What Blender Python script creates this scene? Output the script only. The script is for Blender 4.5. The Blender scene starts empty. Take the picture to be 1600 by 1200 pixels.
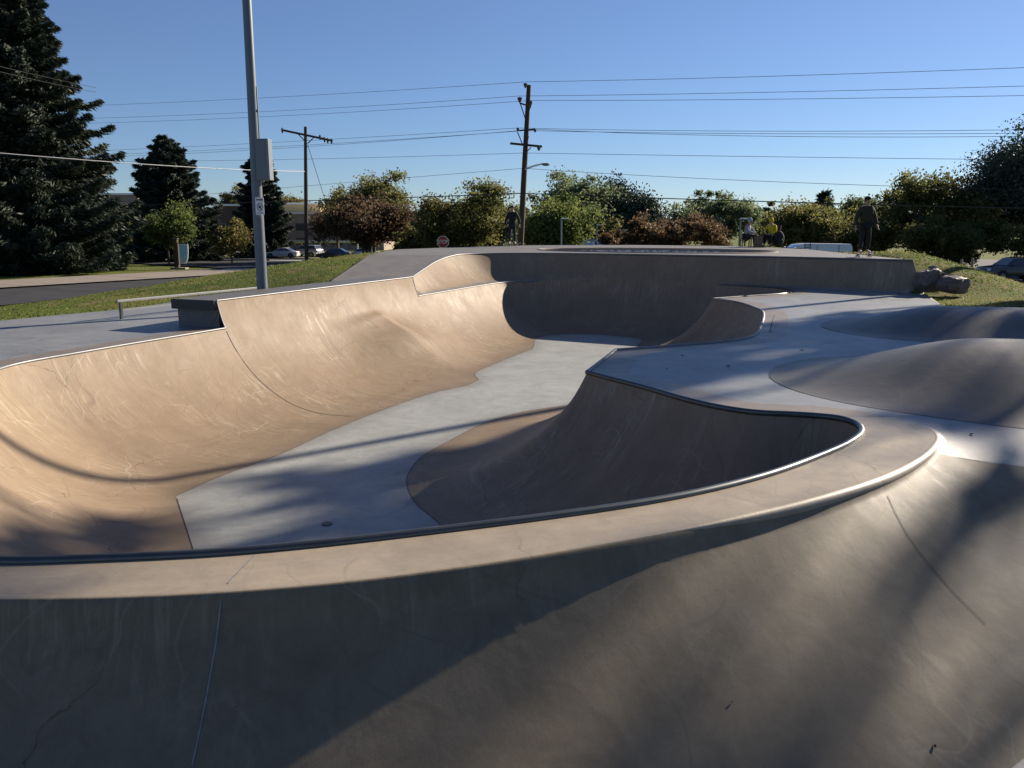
import bpy, bmesh, math, random
import numpy as np
from mathutils import Vector, Matrix, noise
from mathutils.geometry import delaunay_2d_cdt
R_ = math.radians
rng = np.random.default_rng(7)
random.seed(7)
scene = bpy.context.scene
COL = scene.collection

# ------------------------------------------------------------------ camera, sky, sun, exposure
F = 1295.0                      # focal length in pixels of the 1600 px wide photograph
PITCH = math.atan(250 / F)
cam_d = bpy.data.cameras.new('camera'); cam = bpy.data.objects.new('camera', cam_d); COL.objects.link(cam)
cam.location = (0, 0, 0); cam.rotation_euler = (math.pi / 2 - PITCH, 0, 0)
cam_d.sensor_width = 36; cam_d.lens = 36 * F / 1600; cam_d.clip_end = 5000; cam_d.clip_start = 0.05
scene.camera = cam
SUN_AZ, SUN_EL = 38.0, 24.0     # azimuth counted from +X towards +Y
world = bpy.data.worlds.new('World'); scene.world = world; world.use_nodes = True
wn = world.node_tree.nodes; wl = world.node_tree.links
bg = wn['Background']; sky = wn.new('ShaderNodeTexSky'); sky.sky_type = 'NISHITA'; sky.sun_disc = False
sky.sun_elevation = R_(SUN_EL); sky.sun_rotation = R_(90 - SUN_AZ)
sky.altitude = 1600; sky.air_density = 1.0; sky.dust_density = 0.25; sky.ozone_density = 4.2
tint = wn.new('ShaderNodeMix'); tint.data_type = 'RGBA'; tint.blend_type = 'MULTIPLY'; tint.inputs[0].default_value = 1.0; wtc = wn.new('ShaderNodeTexCoord'); wsx = wn.new('ShaderNodeSeparateXYZ'); wrp = wn.new('ShaderNodeValToRGB')
wrp.color_ramp.elements[0].position = 0.0; wrp.color_ramp.elements[0].color = (0.73, 0.78, 0.89, 1); wrp.color_ramp.elements[1].position = 0.30; wrp.color_ramp.elements[1].color = (1.04, 0.955, 1.02, 1)
wl.new(wtc.outputs['Generated'], wsx.inputs[0]); wl.new(wsx.outputs['Z'], wrp.inputs[0]); wl.new(wrp.outputs[0], tint.inputs[7])
wl.new(sky.outputs[0], tint.inputs[6]); wl.new(tint.outputs[2], bg.inputs[0]); bg.inputs[1].default_value = 0.055
sun_d = bpy.data.lights.new('sun', 'SUN'); sun = bpy.data.objects.new('sun', sun_d); COL.objects.link(sun)
sun_d.energy = 5.0; sun_d.angle = R_(0.53); sun_d.color = (1.0, 0.88, 0.72)
S = Vector((math.cos(R_(SUN_AZ)) * math.cos(R_(SUN_EL)), math.sin(R_(SUN_AZ)) * math.cos(R_(SUN_EL)), math.sin(R_(SUN_EL))))
sun.rotation_euler = S.to_track_quat('Z', 'Y').to_euler()
sun.location = S * 60
scene.view_settings.view_transform = 'Standard'; scene.view_settings.look = 'None'
scene.view_settings.exposure = 1.0; scene.view_settings.gamma = 1.0
scene.cycles.max_bounces = 6

# ------------------------------------------------------------------ pixel helpers (photo pixels -> world)
cP, sP = math.cos(PITCH), math.sin(PITCH)
def ray(x, y):
    u, v = (x - 800) / F, (y - 600) / F
    return np.array([u, cP - v * sP, -sP - v * cP])
def atz(x, y, z): d = ray(x, y); return d * (z / d[2])
def atd(x, y, d_): d = ray(x, y); return d * (d_ / d[1])
def ground_z(x, y):
    r = np.maximum(np.hypot(x, y), 40)
    return np.maximum(-3.9 - 0.011 * (r - 40), -6.4)
def gnd(x, y):
    p = atz(x, y, -4.2)
    for _ in range(25): p = atz(x, y, float(ground_z(p[0], p[1])))
    return p
def xat(px_, d_, z=-2.0):      # X of pixel column px_ at depth d_
    zc = d_ * cP - z * sP
    return (px_ - 800) / F * zc

# ------------------------------------------------------------------ object helpers
def tag(o, label=None, cat=None, group=None, kind=None):
    if label: o['label'] = label
    if cat: o['category'] = cat
    if group: o['group'] = group
    if kind: o['kind'] = kind
    return o
def empty(name, loc=(0, 0, 0), rz=0.0):
    o = bpy.data.objects.new(name, None); COL.objects.link(o); o.location = loc; o.rotation_euler = (0, 0, rz)
    o.empty_display_size = 0.2
    return o
def link(name, me, mat=None, parent=None, smooth=False):
    o = bpy.data.objects.new(name, me); COL.objects.link(o)
    if mat is not None and not me.materials: me.materials.append(mat)
    if parent is not None: o.parent = parent
    if smooth: me.polygons.foreach_set('use_smooth', [True] * len(me.polygons))
    return o
def copy_tree(o, parent=None):
    c = o.copy(); COL.objects.link(c)
    if parent is not None: c.parent = parent
    for ch in list(o.children): copy_tree(ch, c)
    return c
class MB:
    """collects simple shapes, becomes ONE mesh"""
    def __init__(s): s.v = []; s.f = []; s.mi = []; s.cur = 0
    def add(s, vs, fs):
        b = len(s.v); s.v += [tuple(map(float, q)) for q in vs]; s.f += [tuple(b + i for i in q) for q in fs]; s.mi += [s.cur] * len(fs); return s
    def box(s, c, size, M=None, taper=1.0):
        hx, hy, hz = [q / 2 for q in size]; vs = []
        for z, t in ((-hz, 1), (hz, taper)):
            for x, y in ((-hx, -hy), (hx, -hy), (hx, hy), (-hx, hy)): vs.append(Vector((x * t, y * t, z)))
        if M is not None: vs = [M @ q for q in vs]
        c = Vector(c); return s.add([q + c for q in vs], [(0, 3, 2, 1), (4, 5, 6, 7), (0, 1, 5, 4), (1, 2, 6, 5), (2, 3, 7, 6), (3, 0, 4, 7)])
    def tube(s, pts, r, n=8, cap=True, closed=False):
        pts = [Vector(p) for p in pts]; m = len(pts)
        rs = r if hasattr(r, '__len__') else [r] * m
        rings = []; up = None
        for i, p in enumerate(pts):
            a = pts[i - 1] if (i > 0 or closed) else pts[i]; b = pts[(i + 1) % m] if (i < m - 1 or closed) else pts[i]
            t = (b - a)
            if t.length < 1e-9: t = Vector((0, 0, 1))
            t.normalize()
            if up is None: up = Vector((0, 0, 1)) if abs(t.z) < 0.9 else Vector((1, 0, 0))
            sx = t.cross(up)
            if sx.length < 1e-6: sx = t.cross(Vector((1, 0.3, 0)))
            sx.normalize(); sy = sx.cross(t).normalized(); up = sy
            rings.append([p + (sx * math.cos(k * 2 * math.pi / n) + sy * math.sin(k * 2 * math.pi / n)) * rs[i] for k in range(n)])
        vs = [q for g in rings for q in g]; fs = []
        for i in range(m if closed else m - 1):
            j = (i + 1) % m
            for k in range(n):
                fs.append((i * n + k, i * n + (k + 1) % n, j * n + (k + 1) % n, j * n + k))
        if cap and not closed: fs.append(tuple(range(n))[::-1]); fs.append(tuple(range((m - 1) * n, m * n)))
        return s.add(vs, fs)
    def prism(s, poly, a, b, axis='y'):   # poly in the two other axes, extruded from a to b
        n = len(poly)
        def P(q, t): return {'y': (q[0], t, q[1]), 'x': (t, q[0], q[1]), 'z': (q[0], q[1], t)}[axis]
        vs = [P(q, a) for q in poly] + [P(q, b) for q in poly]
        fs = [tuple(range(n)), tuple(range(n, 2 * n))[::-1]] + [(i, i + n, (i + 1) % n + n, (i + 1) % n) for i in range(n)]
        return s.add(vs, fs)
    def ball(s, c, r, nu=10, nv=6):
        r = r if hasattr(r, '__len__') else (r, r, r); vs = [(c[0], c[1], c[2] + r[2])]; fs = []
        for j in range(1, nv):
            for i in range(nu):
                a, b = math.pi * j / nv, 2 * math.pi * i / nu
                vs.append((c[0] + r[0] * math.sin(a) * math.cos(b), c[1] + r[1] * math.sin(a) * math.sin(b), c[2] + r[2] * math.cos(a)))
        vs.append((c[0], c[1], c[2] - r[2])); L = len(vs) - 1
        for i in range(nu):
            k = (i + 1) % nu; fs.append((0, 1 + i, 1 + k)); fs.append((L, 1 + (nv - 2) * nu + k, 1 + (nv - 2) * nu + i))
            for j in range(nv - 2): fs.append((1 + j * nu + i, 1 + (j + 1) * nu + i, 1 + (j + 1) * nu + k, 1 + j * nu + k))
        return s.add(vs, fs)
    def mesh(s, name):
        me = bpy.data.meshes.new(name); me.from_pydata(s.v, [], s.f); me.update(); return me
    def build(s, name, mat, parent=None, smooth=False, bevel=0.0):
        me = s.mesh(name)
        bm = bmesh.new(); bm.from_mesh(me); bmesh.ops.recalc_face_normals(bm, faces=bm.faces)
        if bevel > 0:
            bmesh.ops.bevel(bm, geom=[e for e in bm.edges if len(e.link_faces) == 2 and e.calc_face_angle(0) > 0.5], offset=bevel, segments=2, profile=0.6, affect='EDGES')
        bm.to_mesh(me); bm.free()
        o = link(name, me, mat, parent)
        if smooth:
            me.polygons.foreach_set('use_smooth', [True] * len(me.polygons))
            try: me.set_sharp_from_angle(angle=R_(40))
            except Exception: pass
        return o

# ------------------------------------------------------------------ materials
def mat_new(name):
    m = bpy.data.materials.new(name); m.use_nodes = True
    return m, m.node_tree.nodes, m.node_tree.links, m.node_tree.nodes['Principled BSDF']
def simple(name, col, rough=0.6, metal=0.0, var=0.15, scale=8.0, spec=0.4):
    m, n, l, b = mat_new(name)
    tc = n.new('ShaderNodeTexCoord'); nz = n.new('ShaderNodeTexNoise'); nz.inputs['Scale'].default_value = scale; nz.inputs['Detail'].default_value = 5
    l.new(tc.outputs['Object'], nz.inputs['Vector'])
    mx = n.new('ShaderNodeMix'); mx.data_type = 'RGBA'
    mx.inputs[6].default_value = (*[c * (1 - var) for c in col], 1); mx.inputs[7].default_value = (*[min(1, c * (1 + var)) for c in col], 1)
    l.new(nz.outputs['Fac'], mx.inputs[0]); l.new(mx.outputs[2], b.inputs['Base Color'])
    b.inputs['Roughness'].default_value = rough; b.inputs['Metallic'].default_value = metal; b.inputs['Specular IOR Level'].default_value = spec
    return m
def nmath(n, l, op, a, b=None, clamp=False):
    q = n.new('ShaderNodeMath'); q.operation = op; q.use_clamp = clamp
    for i, t in enumerate((a, b)):
        if t is None: continue
        if isinstance(t, (int, float)): q.inputs[i].default_value = t
        else: l.new(t, q.inputs[i])
    return q.outputs[0]
def nmix(n, l, fac, a, b, blend='MIX'):
    q = n.new('ShaderNodeMix'); q.data_type = 'RGBA'; q.blend_type = blend
    for i, t in ((0, fac), (6, a), (7, b)):
        if isinstance(t, tuple): q.inputs[i].default_value = (*t, 1)
        elif isinstance(t, (int, float)): q.inputs[i].default_value = t
        else: l.new(t, q.inputs[i])
    return q.outputs[2]
def nnoise(n, l, vec, scale, detail=6, rough=0.55, mapping=None, dist=0.0):
    if mapping:
        mp = n.new('ShaderNodeMapping'); mp.inputs['Scale'].default_value = mapping
        l.new(vec, mp.inputs['Vector']); vec = mp.outputs[0]
    q = n.new('ShaderNodeTexNoise'); q.inputs['Scale'].default_value = scale; q.inputs['Detail'].default_value = detail
    q.inputs['Roughness'].default_value = rough; q.inputs['Distortion'].default_value = dist
    l.new(vec, q.inputs['Vector']); return q.outputs['Fac']
def nramp(n, l, fac, lo, hi):
    q = n.new('ShaderNodeMapRange'); q.inputs[1].default_value = lo; q.inputs[2].default_value = hi
    l.new(fac, q.inputs[0]); return q.outputs[0]
def concrete(name, c1, c2, scuff_glint=(0.6, 0.55, 0.48), rough=(0.42, 0.7), band=None, band_attr='bdist', band_at=0.45, scuff_glint_amt=0.5, streak=(5.0, 0.6, 1), spec=0.5, dirt=0.5, joint=False):
    """cast concrete: two tones in large clouds, trowel streaks that run with the surface, pale wheel scuffs with sun glints painted in, pores"""
    c1, c2, scuff_glint = [tuple(q * 0.56 for q in c) for c in (c1, c2, scuff_glint)]; band = band and tuple(q * 0.56 for q in band)
    m, n, l, b = mat_new(name)
    tc = n.new('ShaderNodeTexCoord'); ob = tc.outputs['Object']; uv = tc.outputs['UV']
    big = nramp(n, l, nnoise(n, l, ob, 0.55, 7, 0.62, dist=0.6), 0.32, 0.68)
    col = nmix(n, l, big, c1, c2)
    if band:
        at = n.new('ShaderNodeAttribute'); at.attribute_name = band_attr
        f = nmath(n, l, 'LESS_THAN', at.outputs['Fac'], band_at)
        col = nmix(n, l, f, col, nmix(n, l, big, band, tuple(c * 0.8 for c in band)))
    st = nramp(n, l, nnoise(n, l, uv, 1.6, 8, 0.7, mapping=streak), 0.30, 0.72)
    col = nmix(n, l, nmath(n, l, 'MULTIPLY', st, 0.45), col, tuple(c * 0.55 for c in c1), 'MIX')
    med = nramp(n, l, nnoise(n, l, ob, 3.1, 8, 0.7, dist=1.2), 0.42, 0.80)
    col = nmix(n, l, nmath(n, l, 'MULTIPLY', med, dirt), col, tuple(c * 0.50 for c in c2))
    # worn and polished patches, wheel scuffs; sun glints put into their pale colour
    pt = nramp(n, l, nnoise(n, l, ob, 1.35, 9, 0.72, dist=0.9), 0.44, 0.66)
    col = nmix(n, l, nmath(n, l, 'MULTIPLY', pt, 0.30), col, tuple(min(1, c * 1.35) for c in c1))
    s1 = nramp(n, l, nnoise(n, l, uv, 2.6, 10, 0.78, mapping=(streak[0] * 1.0, streak[1] * 1.5, 1), dist=1.2), 0.50, 0.68)
    s2 = nramp(n, l, nnoise(n, l, ob, 0.8, 4, 0.6), 0.47, 0.66)
    sc = nmath(n, l, 'MULTIPLY', nmath(n, l, 'MULTIPLY', s1, s2), scuff_glint_amt)
    col = nmix(n, l, sc, col, scuff_glint)
    # dark and pale curved wheel marks
    for k_, (sc_, di_, tone_, am_) in enumerate(((0.9, 22, scuff_glint, 0.5), (0.6, 30, tuple(c * 0.35 for c in c2), 0.6))):
        wv = n.new('ShaderNodeTexWave'); wv.inputs['Scale'].default_value = sc_; wv.inputs['Distortion'].default_value = di_; wv.inputs['Detail'].default_value = 2.5; wv.inputs['Detail Scale'].default_value = 0.7; wv.inputs['Phase Offset'].default_value = 3.0 * k_
        l.new(ob, wv.inputs['Vector'])
        scr = nramp(n, l, wv.outputs['Fac'], 0.988, 1.0)
        col = nmix(n, l, nmath(n, l, 'MULTIPLY', scr, nmath(n, l, 'MULTIPLY', s2 if k_ == 0 else pt, am_ * max(0.5, scuff_glint_amt))), col, tone_)
    # hairline cracks
    vc = n.new('ShaderNodeTexVoronoi'); vc.feature = 'DISTANCE_TO_EDGE'; vc.inputs['Scale'].default_value = 0.42
    va = n.new('ShaderNodeVectorMath'); va.operation = 'ADD'; nq = n.new('ShaderNodeTexNoise'); nq.inputs['Scale'].default_value = 1.1; nq.inputs['Detail'].default_value = 6; l.new(ob, nq.inputs['Vector']); l.new(ob, va.inputs[0]); l.new(nq.outputs['Color'], va.inputs[1]); l.new(va.outputs[0], vc.inputs['Vector'])
    ck = nmath(n, l, 'MULTIPLY', nmath(n, l, 'LESS_THAN', vc.outputs['Distance'], 0.0022), nmath(n, l, 'MULTIPLY', nramp(n, l, nnoise(n, l, ob, 0.45, 3, 0.5), 0.50, 0.60), 0.55))
    col = nmix(n, l, ck, col, tuple(c * 0.3 for c in c2))
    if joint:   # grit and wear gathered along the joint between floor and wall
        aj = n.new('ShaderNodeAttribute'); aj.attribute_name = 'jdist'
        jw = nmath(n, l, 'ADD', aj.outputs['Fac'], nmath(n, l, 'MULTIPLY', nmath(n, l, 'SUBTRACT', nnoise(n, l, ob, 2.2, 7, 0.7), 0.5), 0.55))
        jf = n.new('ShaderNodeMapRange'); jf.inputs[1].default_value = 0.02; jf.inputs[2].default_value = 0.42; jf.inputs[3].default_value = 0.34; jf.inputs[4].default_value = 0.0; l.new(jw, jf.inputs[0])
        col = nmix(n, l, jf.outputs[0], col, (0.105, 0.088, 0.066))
    fine = nnoise(n, l, ob, 60, 5, 0.75)
    col = nmix(n, l, nramp(n, l, fine, 0.55, 0.80), col, tuple(c * 0.55 for c in c1))
    for vs_, th_, am_ in ((5.5, 0.035, 0.55), (23.0, 0.09, 0.45)):
        vor = n.new('ShaderNodeTexVoronoi'); vor.inputs['Scale'].default_value = vs_; l.new(ob, vor.inputs['Vector'])
        spot = nmath(n, l, 'MULTIPLY', nmath(n, l, 'LESS_THAN', vor.outputs['Distance'], th_), s2)
        col = nmix(n, l, nmath(n, l, 'MULTIPLY', spot, am_), col, (0.03, 0.028, 0.025))
    l.new(col, b.inputs['Base Color'])
    rg = n.new('ShaderNodeMapRange'); rg.inputs[3].default_value = rough[0]; rg.inputs[4].default_value = rough[1]
    l.new(nnoise(n, l, ob, 1.7, 6, 0.65), rg.inputs[0]); rr = nmath(n, l, 'SUBTRACT', rg.outputs[0], nmath(n, l, 'MULTIPLY', sc, 0.25))
    l.new(rr, b.inputs['Roughness']); b.inputs['Specular IOR Level'].default_value = spec
    bp = n.new('ShaderNodeBump'); bp.inputs['Strength'].default_value = 0.20; bp.inputs['Distance'].default_value = 0.025
    h = nmath(n, l, 'ADD', nmath(n, l, 'MULTIPLY', fine, 0.12), nmath(n, l, 'ADD', nnoise(n, l, ob, 2.4, 5, 0.55), nmath(n, l, 'MULTIPLY', st, 0.06)))
    l.new(h, bp.inputs['Height']); l.new(bp.outputs[0], b.inputs['Normal'])
    return m
M = {}
M['beige'] = concrete('beige_concrete', (0.465, 0.342, 0.228), (0.41, 0.300, 0.198), scuff_glint=(0.85, 0.74, 0.57), scuff_glint_amt=0.7, dirt=0.25, spec=0.22, rough=(0.5, 0.75), joint=True)
M['floor'] = concrete('grey_concrete', (0.62, 0.635, 0.595), (0.52, 0.535, 0.50), scuff_glint=(0.8, 0.8, 0.77), scuff_glint_amt=0.45, streak=(1.2, 3.0, 1), dirt=0.45, joint=True)
M['deck'] = concrete('deck_concrete', (0.44, 0.455, 0.46), (0.33, 0.345, 0.35), scuff_glint=(0.5, 0.48, 0.45), band=(0.42, 0.31, 0.205), band_at=0.5, scuff_glint_amt=0.35, streak=(0.5, 2.4, 1), rough=(0.36, 0.6), dirt=0.45)
M['ridge'] = concrete('ridge_concrete', (0.68, 0.56, 0.40), (0.54, 0.445, 0.325), scuff_glint=(0.60, 0.50, 0.38), scuff_glint_amt=0.6, streak=(0.5, 5.0, 1), rough=(0.36, 0.6))
M['face'] = concrete('quarter_concrete', (0.375, 0.300, 0.205), (0.275, 0.225, 0.158), scuff_glint=(0.52, 0.46, 0.33), scuff_glint_amt=0.6, streak=(2.5, 0.5, 1), rough=(0.48, 0.70), dirt=0.55, spec=0.2)
M['roller'] = concrete('roller_concrete', (0.155, 0.140, 0.115), (0.115, 0.106, 0.088), scuff_glint=(0.34, 0.30, 0.24), scuff_glint_amt=0.5, rough=(0.38, 0.6))
M['plat'] = concrete('platform_concrete', (0.36, 0.325, 0.275), (0.28, 0.25, 0.21), scuff_glint=(0.46, 0.41, 0.35), scuff_glint_amt=0.4, streak=(1, 1, 1))
M['ledge'] = concrete('ledge_concrete', (0.25, 0.235, 0.215), (0.18, 0.17, 0.155), streak=(1, 1, 1))
M['steel'] = simple('galvanised_steel', (0.20, 0.205, 0.21), 0.55, 0.75, 0.18, 12)
M['dsteel'] = simple('worn_dark_steel', (0.10, 0.108, 0.11), 0.40, 0.8, 0.3, 9)
M['black'] = simple('black_paint', (0.02, 0.02, 0.022), 0.45)
M['joint'] = simple('joint_sealant', (0.045, 0.04, 0.035), 0.8)
M['chalk'] = simple('pale_sealant', (0.22, 0.23, 0.235), 0.9, var=0.6, scale=40)
M['polegrey'] = simple('grey_pole_paint', (0.115, 0.14, 0.16), 0.42, 0.25, 0.10, 3)
M['boxgrey'] = simple('grey_cabinet_paint', (0.135, 0.165, 0.19), 0.5, 0.1, 0.08, 3)
M['white'] = simple('white_paint', (0.75, 0.75, 0.74), 0.5, 0, 0.05, 6)
M['red'] = simple('red_sign', (0.26, 0.022, 0.02), 0.5)
M['wood'] = simple('creosote_wood', (0.060, 0.040, 0.028), 0.85, 0, 0.35, 14)
M['wire'] = simple('cable_black', (0.03, 0.032, 0.035), 0.6)
M['wire_lit'] = simple('cable_sun_glint', (0.5, 0.5, 0.5), 0.4, 0.7)  # pale tone paints the sun glint along the cable
M['insul'] = simple('dark_porcelain', (0.07, 0.06, 0.055), 0.3)
M['asphalt'] = simple('asphalt', (0.022, 0.022, 0.024), 0.9, 0, 0.35, 1.5)
M['kerb'] = simple('pavement_concrete', (0.24, 0.20, 0.165), 0.85, 0, 0.18, 2)
M['paint'] = simple('road_paint', (0.6, 0.6, 0.58), 0.7, 0, 0.25, 4)
M['bark'] = simple('bark', (0.075, 0.055, 0.04), 0.9, 0, 0.4, 5)
M['brick'] = simple('tan_brick', (0.30, 0.235, 0.18), 0.85, 0, 0.15, 1.2)
M['dbrick'] = simple('dark_brick', (0.085, 0.06, 0.05), 0.85, 0, 0.15, 1.2)
M['stucco'] = simple('cream_stucco', (0.58, 0.44, 0.21), 0.8, 0, 0.06, 1)
M['glass'] = simple('dark_glass', (0.03, 0.04, 0.05), 0.1, 0, 0.1, 1, spec=0.8)
M['metalroof'] = simple('pale_metal_roof', (0.50, 0.54, 0.60), 0.4, 0.2, 0.06, 1)
M['rock'] = concrete('red_sandstone', (0.27, 0.19, 0.165), (0.19, 0.145, 0.13), scuff_glint=(0.42, 0.34, 0.30), scuff_glint_amt=0.7, streak=(1, 1, 1))
M['skin'] = simple('skin', (0.36, 0.22, 0.155), 0.55, 0, 0.08, 20)
M['hair'] = simple('dark_hair', (0.02, 0.015, 0.012), 0.6)
M['cloth_black'] = simple('black_cloth', (0.015, 0.015, 0.018), 0.9)
M['cloth_olive'] = simple('dark_olive_cloth', (0.035, 0.031, 0.020), 0.9)
M['cloth_grey'] = simple('grey_cloth', (0.28, 0.29, 0.34), 0.9)
M['cloth_yellow'] = simple('yellow_cloth', (0.48, 0.37, 0.02), 0.85)
M['cloth_navy'] = simple('navy_cloth', (0.02, 0.022, 0.03), 0.9)
M['shoe'] = simple('pale_shoe', (0.45, 0.45, 0.45), 0.7)
M['brownbox'] = simple('brown_cardboard', (0.16, 0.11, 0.07), 0.85)
M['orange'] = simple('ochre_boards', (0.50, 0.30, 0.10), 0.7)
M['banner'] = simple('blue_banner', (0.30, 0.52, 0.66), 0.6, 0, 0.12, 3)
M['rubber'] = simple('tyre_rubber', (0.02, 0.02, 0.02), 0.9)
M['deckwood'] = simple('board_ply', (0.35, 0.24, 0.14), 0.6)

# ------------------------------------------------------------------ 2-D geometry helpers
def chain(pts, corners=(), ds=0.10, closed=False):
    """Catmull-Rom through pts, broken at the indices in corners, resampled every ds"""
    P = np.array(pts, float); n = len(P); out = []
    cs = set(corners)
    for i in range(n if closed else n - 1):
        p1, p2 = P[i], P[(i + 1) % n]
        p0 = P[i - 1] if ((i > 0 or closed) and i not in cs) else 2 * p1 - p2
        j = (i + 1) % n
        p3 = P[(i + 2) % n] if ((i + 2 < n or closed) and j not in cs) else 2 * p2 - p1
        L = np.linalg.norm(p2 - p1); k = max(1, int(round(L / ds)))
        # centripetal parametrisation
        def tj(a, b): return max(1e-4, np.linalg.norm(b - a) ** 0.5)
        t0 = 0; t1 = t0 + tj(p0, p1); t2 = t1 + tj(p1, p2); t3 = t2 + tj(p2, p3)
        for q in range(k):
            t = t1 + (t2 - t1) * q / k
            A1 = (t1 - t) / (t1 - t0) * p0 + (t - t0) / (t1 - t0) * p1; A2 = (t2 - t) / (t2 - t1) * p1 + (t - t1) / (t2 - t1) * p2
            A3 = (t3 - t) / (t3 - t2) * p2 + (t - t2) / (t3 - t2) * p3
            B1 = (t2 - t) / (t2 - t0) * A1 + (t - t0) / (t2 - t0) * A2; B2 = (t3 - t) / (t3 - t1) * A2 + (t - t1) / (t3 - t1) * A3
            out.append((t2 - t) / (t2 - t1) * B1 + (t - t1) / (t2 - t1) * B2)
    if not closed: out.append(P[-1])
    return np.array(out)
def seg_dist(P, poly, closed=True):
    """distance of points to a polyline; also arc length position and vector from nearest point"""
    A = poly; B = np.roll(poly, -1, 0)
    if not closed: A, B = poly[:-1], poly[1:]
    L = np.linalg.norm(B - A, axis=1); S0 = np.concatenate([[0], np.cumsum(L)[:-1]])
    D = np.full(len(P), 1e9); T = np.zeros(len(P)); V = np.zeros((len(P), 2))
    for c in range(0, len(P), 4000):
        p = P[c:c + 4000, None, :]; ab = (B - A)[None]
        t = np.clip(((p - A[None]) * ab).sum(2) / np.maximum((ab ** 2).sum(2), 1e-12), 0, 1)
        q = A[None] + ab * t[..., None]; d = np.linalg.norm(p - q, axis=2); k = d.argmin(1); r = np.arange(len(k))
        D[c:c + 4000] = d[r, k]; T[c:c + 4000] = S0[k] + t[r, k] * L[k]; V[c:c + 4000] = (p[:, 0] - q[r, k])
    return D, T, V
def inside(P, poly):
    x, y = P[:, 0], P[:, 1]; r = np.zeros(len(P), bool); n = len(poly)
    for i in range(n):
        x1, y1 = poly[i]; x2, y2 = poly[(i + 1) % n]
        if y1 == y2: continue
        c = ((y1 > y) != (y2 > y)) & (x < (x2 - x1) * (y - y1) / (y2 - y1) + x1); r ^= c
    return r
def sdist(P, poly):            # positive inside
    d, t, v = seg_dist(P, poly); s = np.where(inside(P, poly), 1.0, -1.0); return d * s, t, v
def sm(a, b, x): t = np.clip((x - a) / (b - a), 0, 1); return t * t * (3 - 2 * t)
def offset_pts(poly, d, closed=True):   # points offset to the left of travel by d
    A = np.roll(poly, 1, 0); B = np.roll(poly, -1, 0)
    if not closed: A[0] = poly[0]; B[-1] = poly[-1]
    t = B - A; t /= np.maximum(np.linalg.norm(t, axis=1), 1e-9)[:, None]
    return poly + np.stack([-t[:, 1], t[:, 0]], 1) * d
def grid_pts(x0, x1, y0, y1, s, jit=0.18):
    X, Y = np.meshgrid(np.arange(x0, x1, s), np.arange(y0, y1, s)); X = X + (np.arange(X.shape[0]) % 2)[:, None] * s / 2
    P = np.stack([X.ravel(), Y.ravel()], 1); return P + rng.uniform(-jit, jit, P.shape) * s
def cdt(points, loops):
    """loops: list of (pts, closed) constraint polylines"""
    vs = []; es = []
    for lp, closed in loops:
        b = len(vs); vs += [Vector((float(q[0]), float(q[1]))) for q in lp]; n = len(lp)
        es += [(b + i, b + (i + 1) % n) for i in range(n if closed else n - 1)]
    vs += [Vector((float(q[0]), float(q[1]))) for q in points]
    r = delaunay_2d_cdt(vs, es, [], 0, 1e-5)
    V = np.array([(q.x, q.y) for q in r[0]]); T = np.array([f for f in r[2] if len(f) == 3]); return V, T
def sheet(name, V, T, zf, nf=None, uv=None, attr=None, mat=None, parent=None):
    """triangle sheet over the plane with heights zf(V) and analytic normals"""
    used = np.unique(T); remap = -np.ones(len(V), int); remap[used] = np.arange(len(used)); V = V[used]; T = remap[T]
    a, b, c = V[T[:, 0]], V[T[:, 1]], V[T[:, 2]]
    flip = ((b - a)[:, 0] * (c - a)[:, 1] - (b - a)[:, 1] * (c - a)[:, 0]) < 0
    T[flip] = T[flip][:, ::-1]
    Z = zf(V); me = bpy.data.meshes.new(name); nV, nT = len(V), len(T)
    me.vertices.add(nV); me.vertices.foreach_set('co', np.column_stack([V, Z]).astype(np.float32).ravel())
    me.loops.add(nT * 3); me.loops.foreach_set('vertex_index', T.astype(np.int32).ravel())
    me.polygons.add(nT); me.polygons.foreach_set('loop_start', np.arange(0, nT * 3, 3, dtype=np.int32))
    me.update(calc_edges=True); me.validate()
    me.polygons.foreach_set('use_smooth', [True] * nT)
    e = 0.012; gf = nf or zf
    gx = (gf(V + [e, 0]) - gf(V - [e, 0])) / (2 * e); gy = (gf(V + [0, e]) - gf(V - [0, e])) / (2 * e)
    N = np.column_stack([-gx, -gy, np.ones(nV)]); N /= np.linalg.norm(N, axis=1)[:, None]
    me.normals_split_custom_set_from_vertices([tuple(q) for q in N])
    if uv is not None:
        U = uv(V); ly = me.uv_layers.new(name='UVMap'); li = np.empty(len(me.loops), np.int32); me.loops.foreach_get('vertex_index', li)
        ly.data.foreach_set('uv', U[li].astype(np.float32).ravel())
    if attr:
        for k, fn in attr.items():
            at = me.attributes.new(k, 'FLOAT', 'POINT'); at.data.foreach_set('value', fn(V).astype(np.float32))
    return link(name, me, mat, parent)

# ------------------------------------------------------------------ SKATE BOWL: outlines
ZD, ZF, ZP = -1.95, -3.45, -1.03          # deck, bowl floor, raised platform
def P2(lst, z): return [tuple(atz(x, y, z)[:2]) for x, y in lst]
near_ridge = P2([(0, 879), (150, 875), (340, 866), (500, 852), (700, 829), (850, 810), (1000, 788), (1100, 769), (1200, 743), (1280, 714), (1328, 692), (1346, 676), (1338, 663), (1310, 654), (1250, 648.5), (1180, 645), (1130, 638), (1080, 627), (1000, 604), (950, 591)], ZD)
hip1 = P2([(917, 582)], ZD)
pocket2 = P2([(962, 547.5), (1056, 540.6), (1150, 532), (1178, 525), (1188, 512), (1192.5, 489), (1186, 484), (1150, 472)], ZD)
hip2 = P2([(1113, 467)], ZD)
farpocket = P2([(1169, 463), (1225, 459), (1239, 455.5), (1225, 451.3), (1187, 448), (1120, 445)], ZD)
farwall = [(5.2, 28.0), (3.6, 28.75), (2.3, 29.0), (1.0, 28.95), (0.2, 28.55)]
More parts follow.
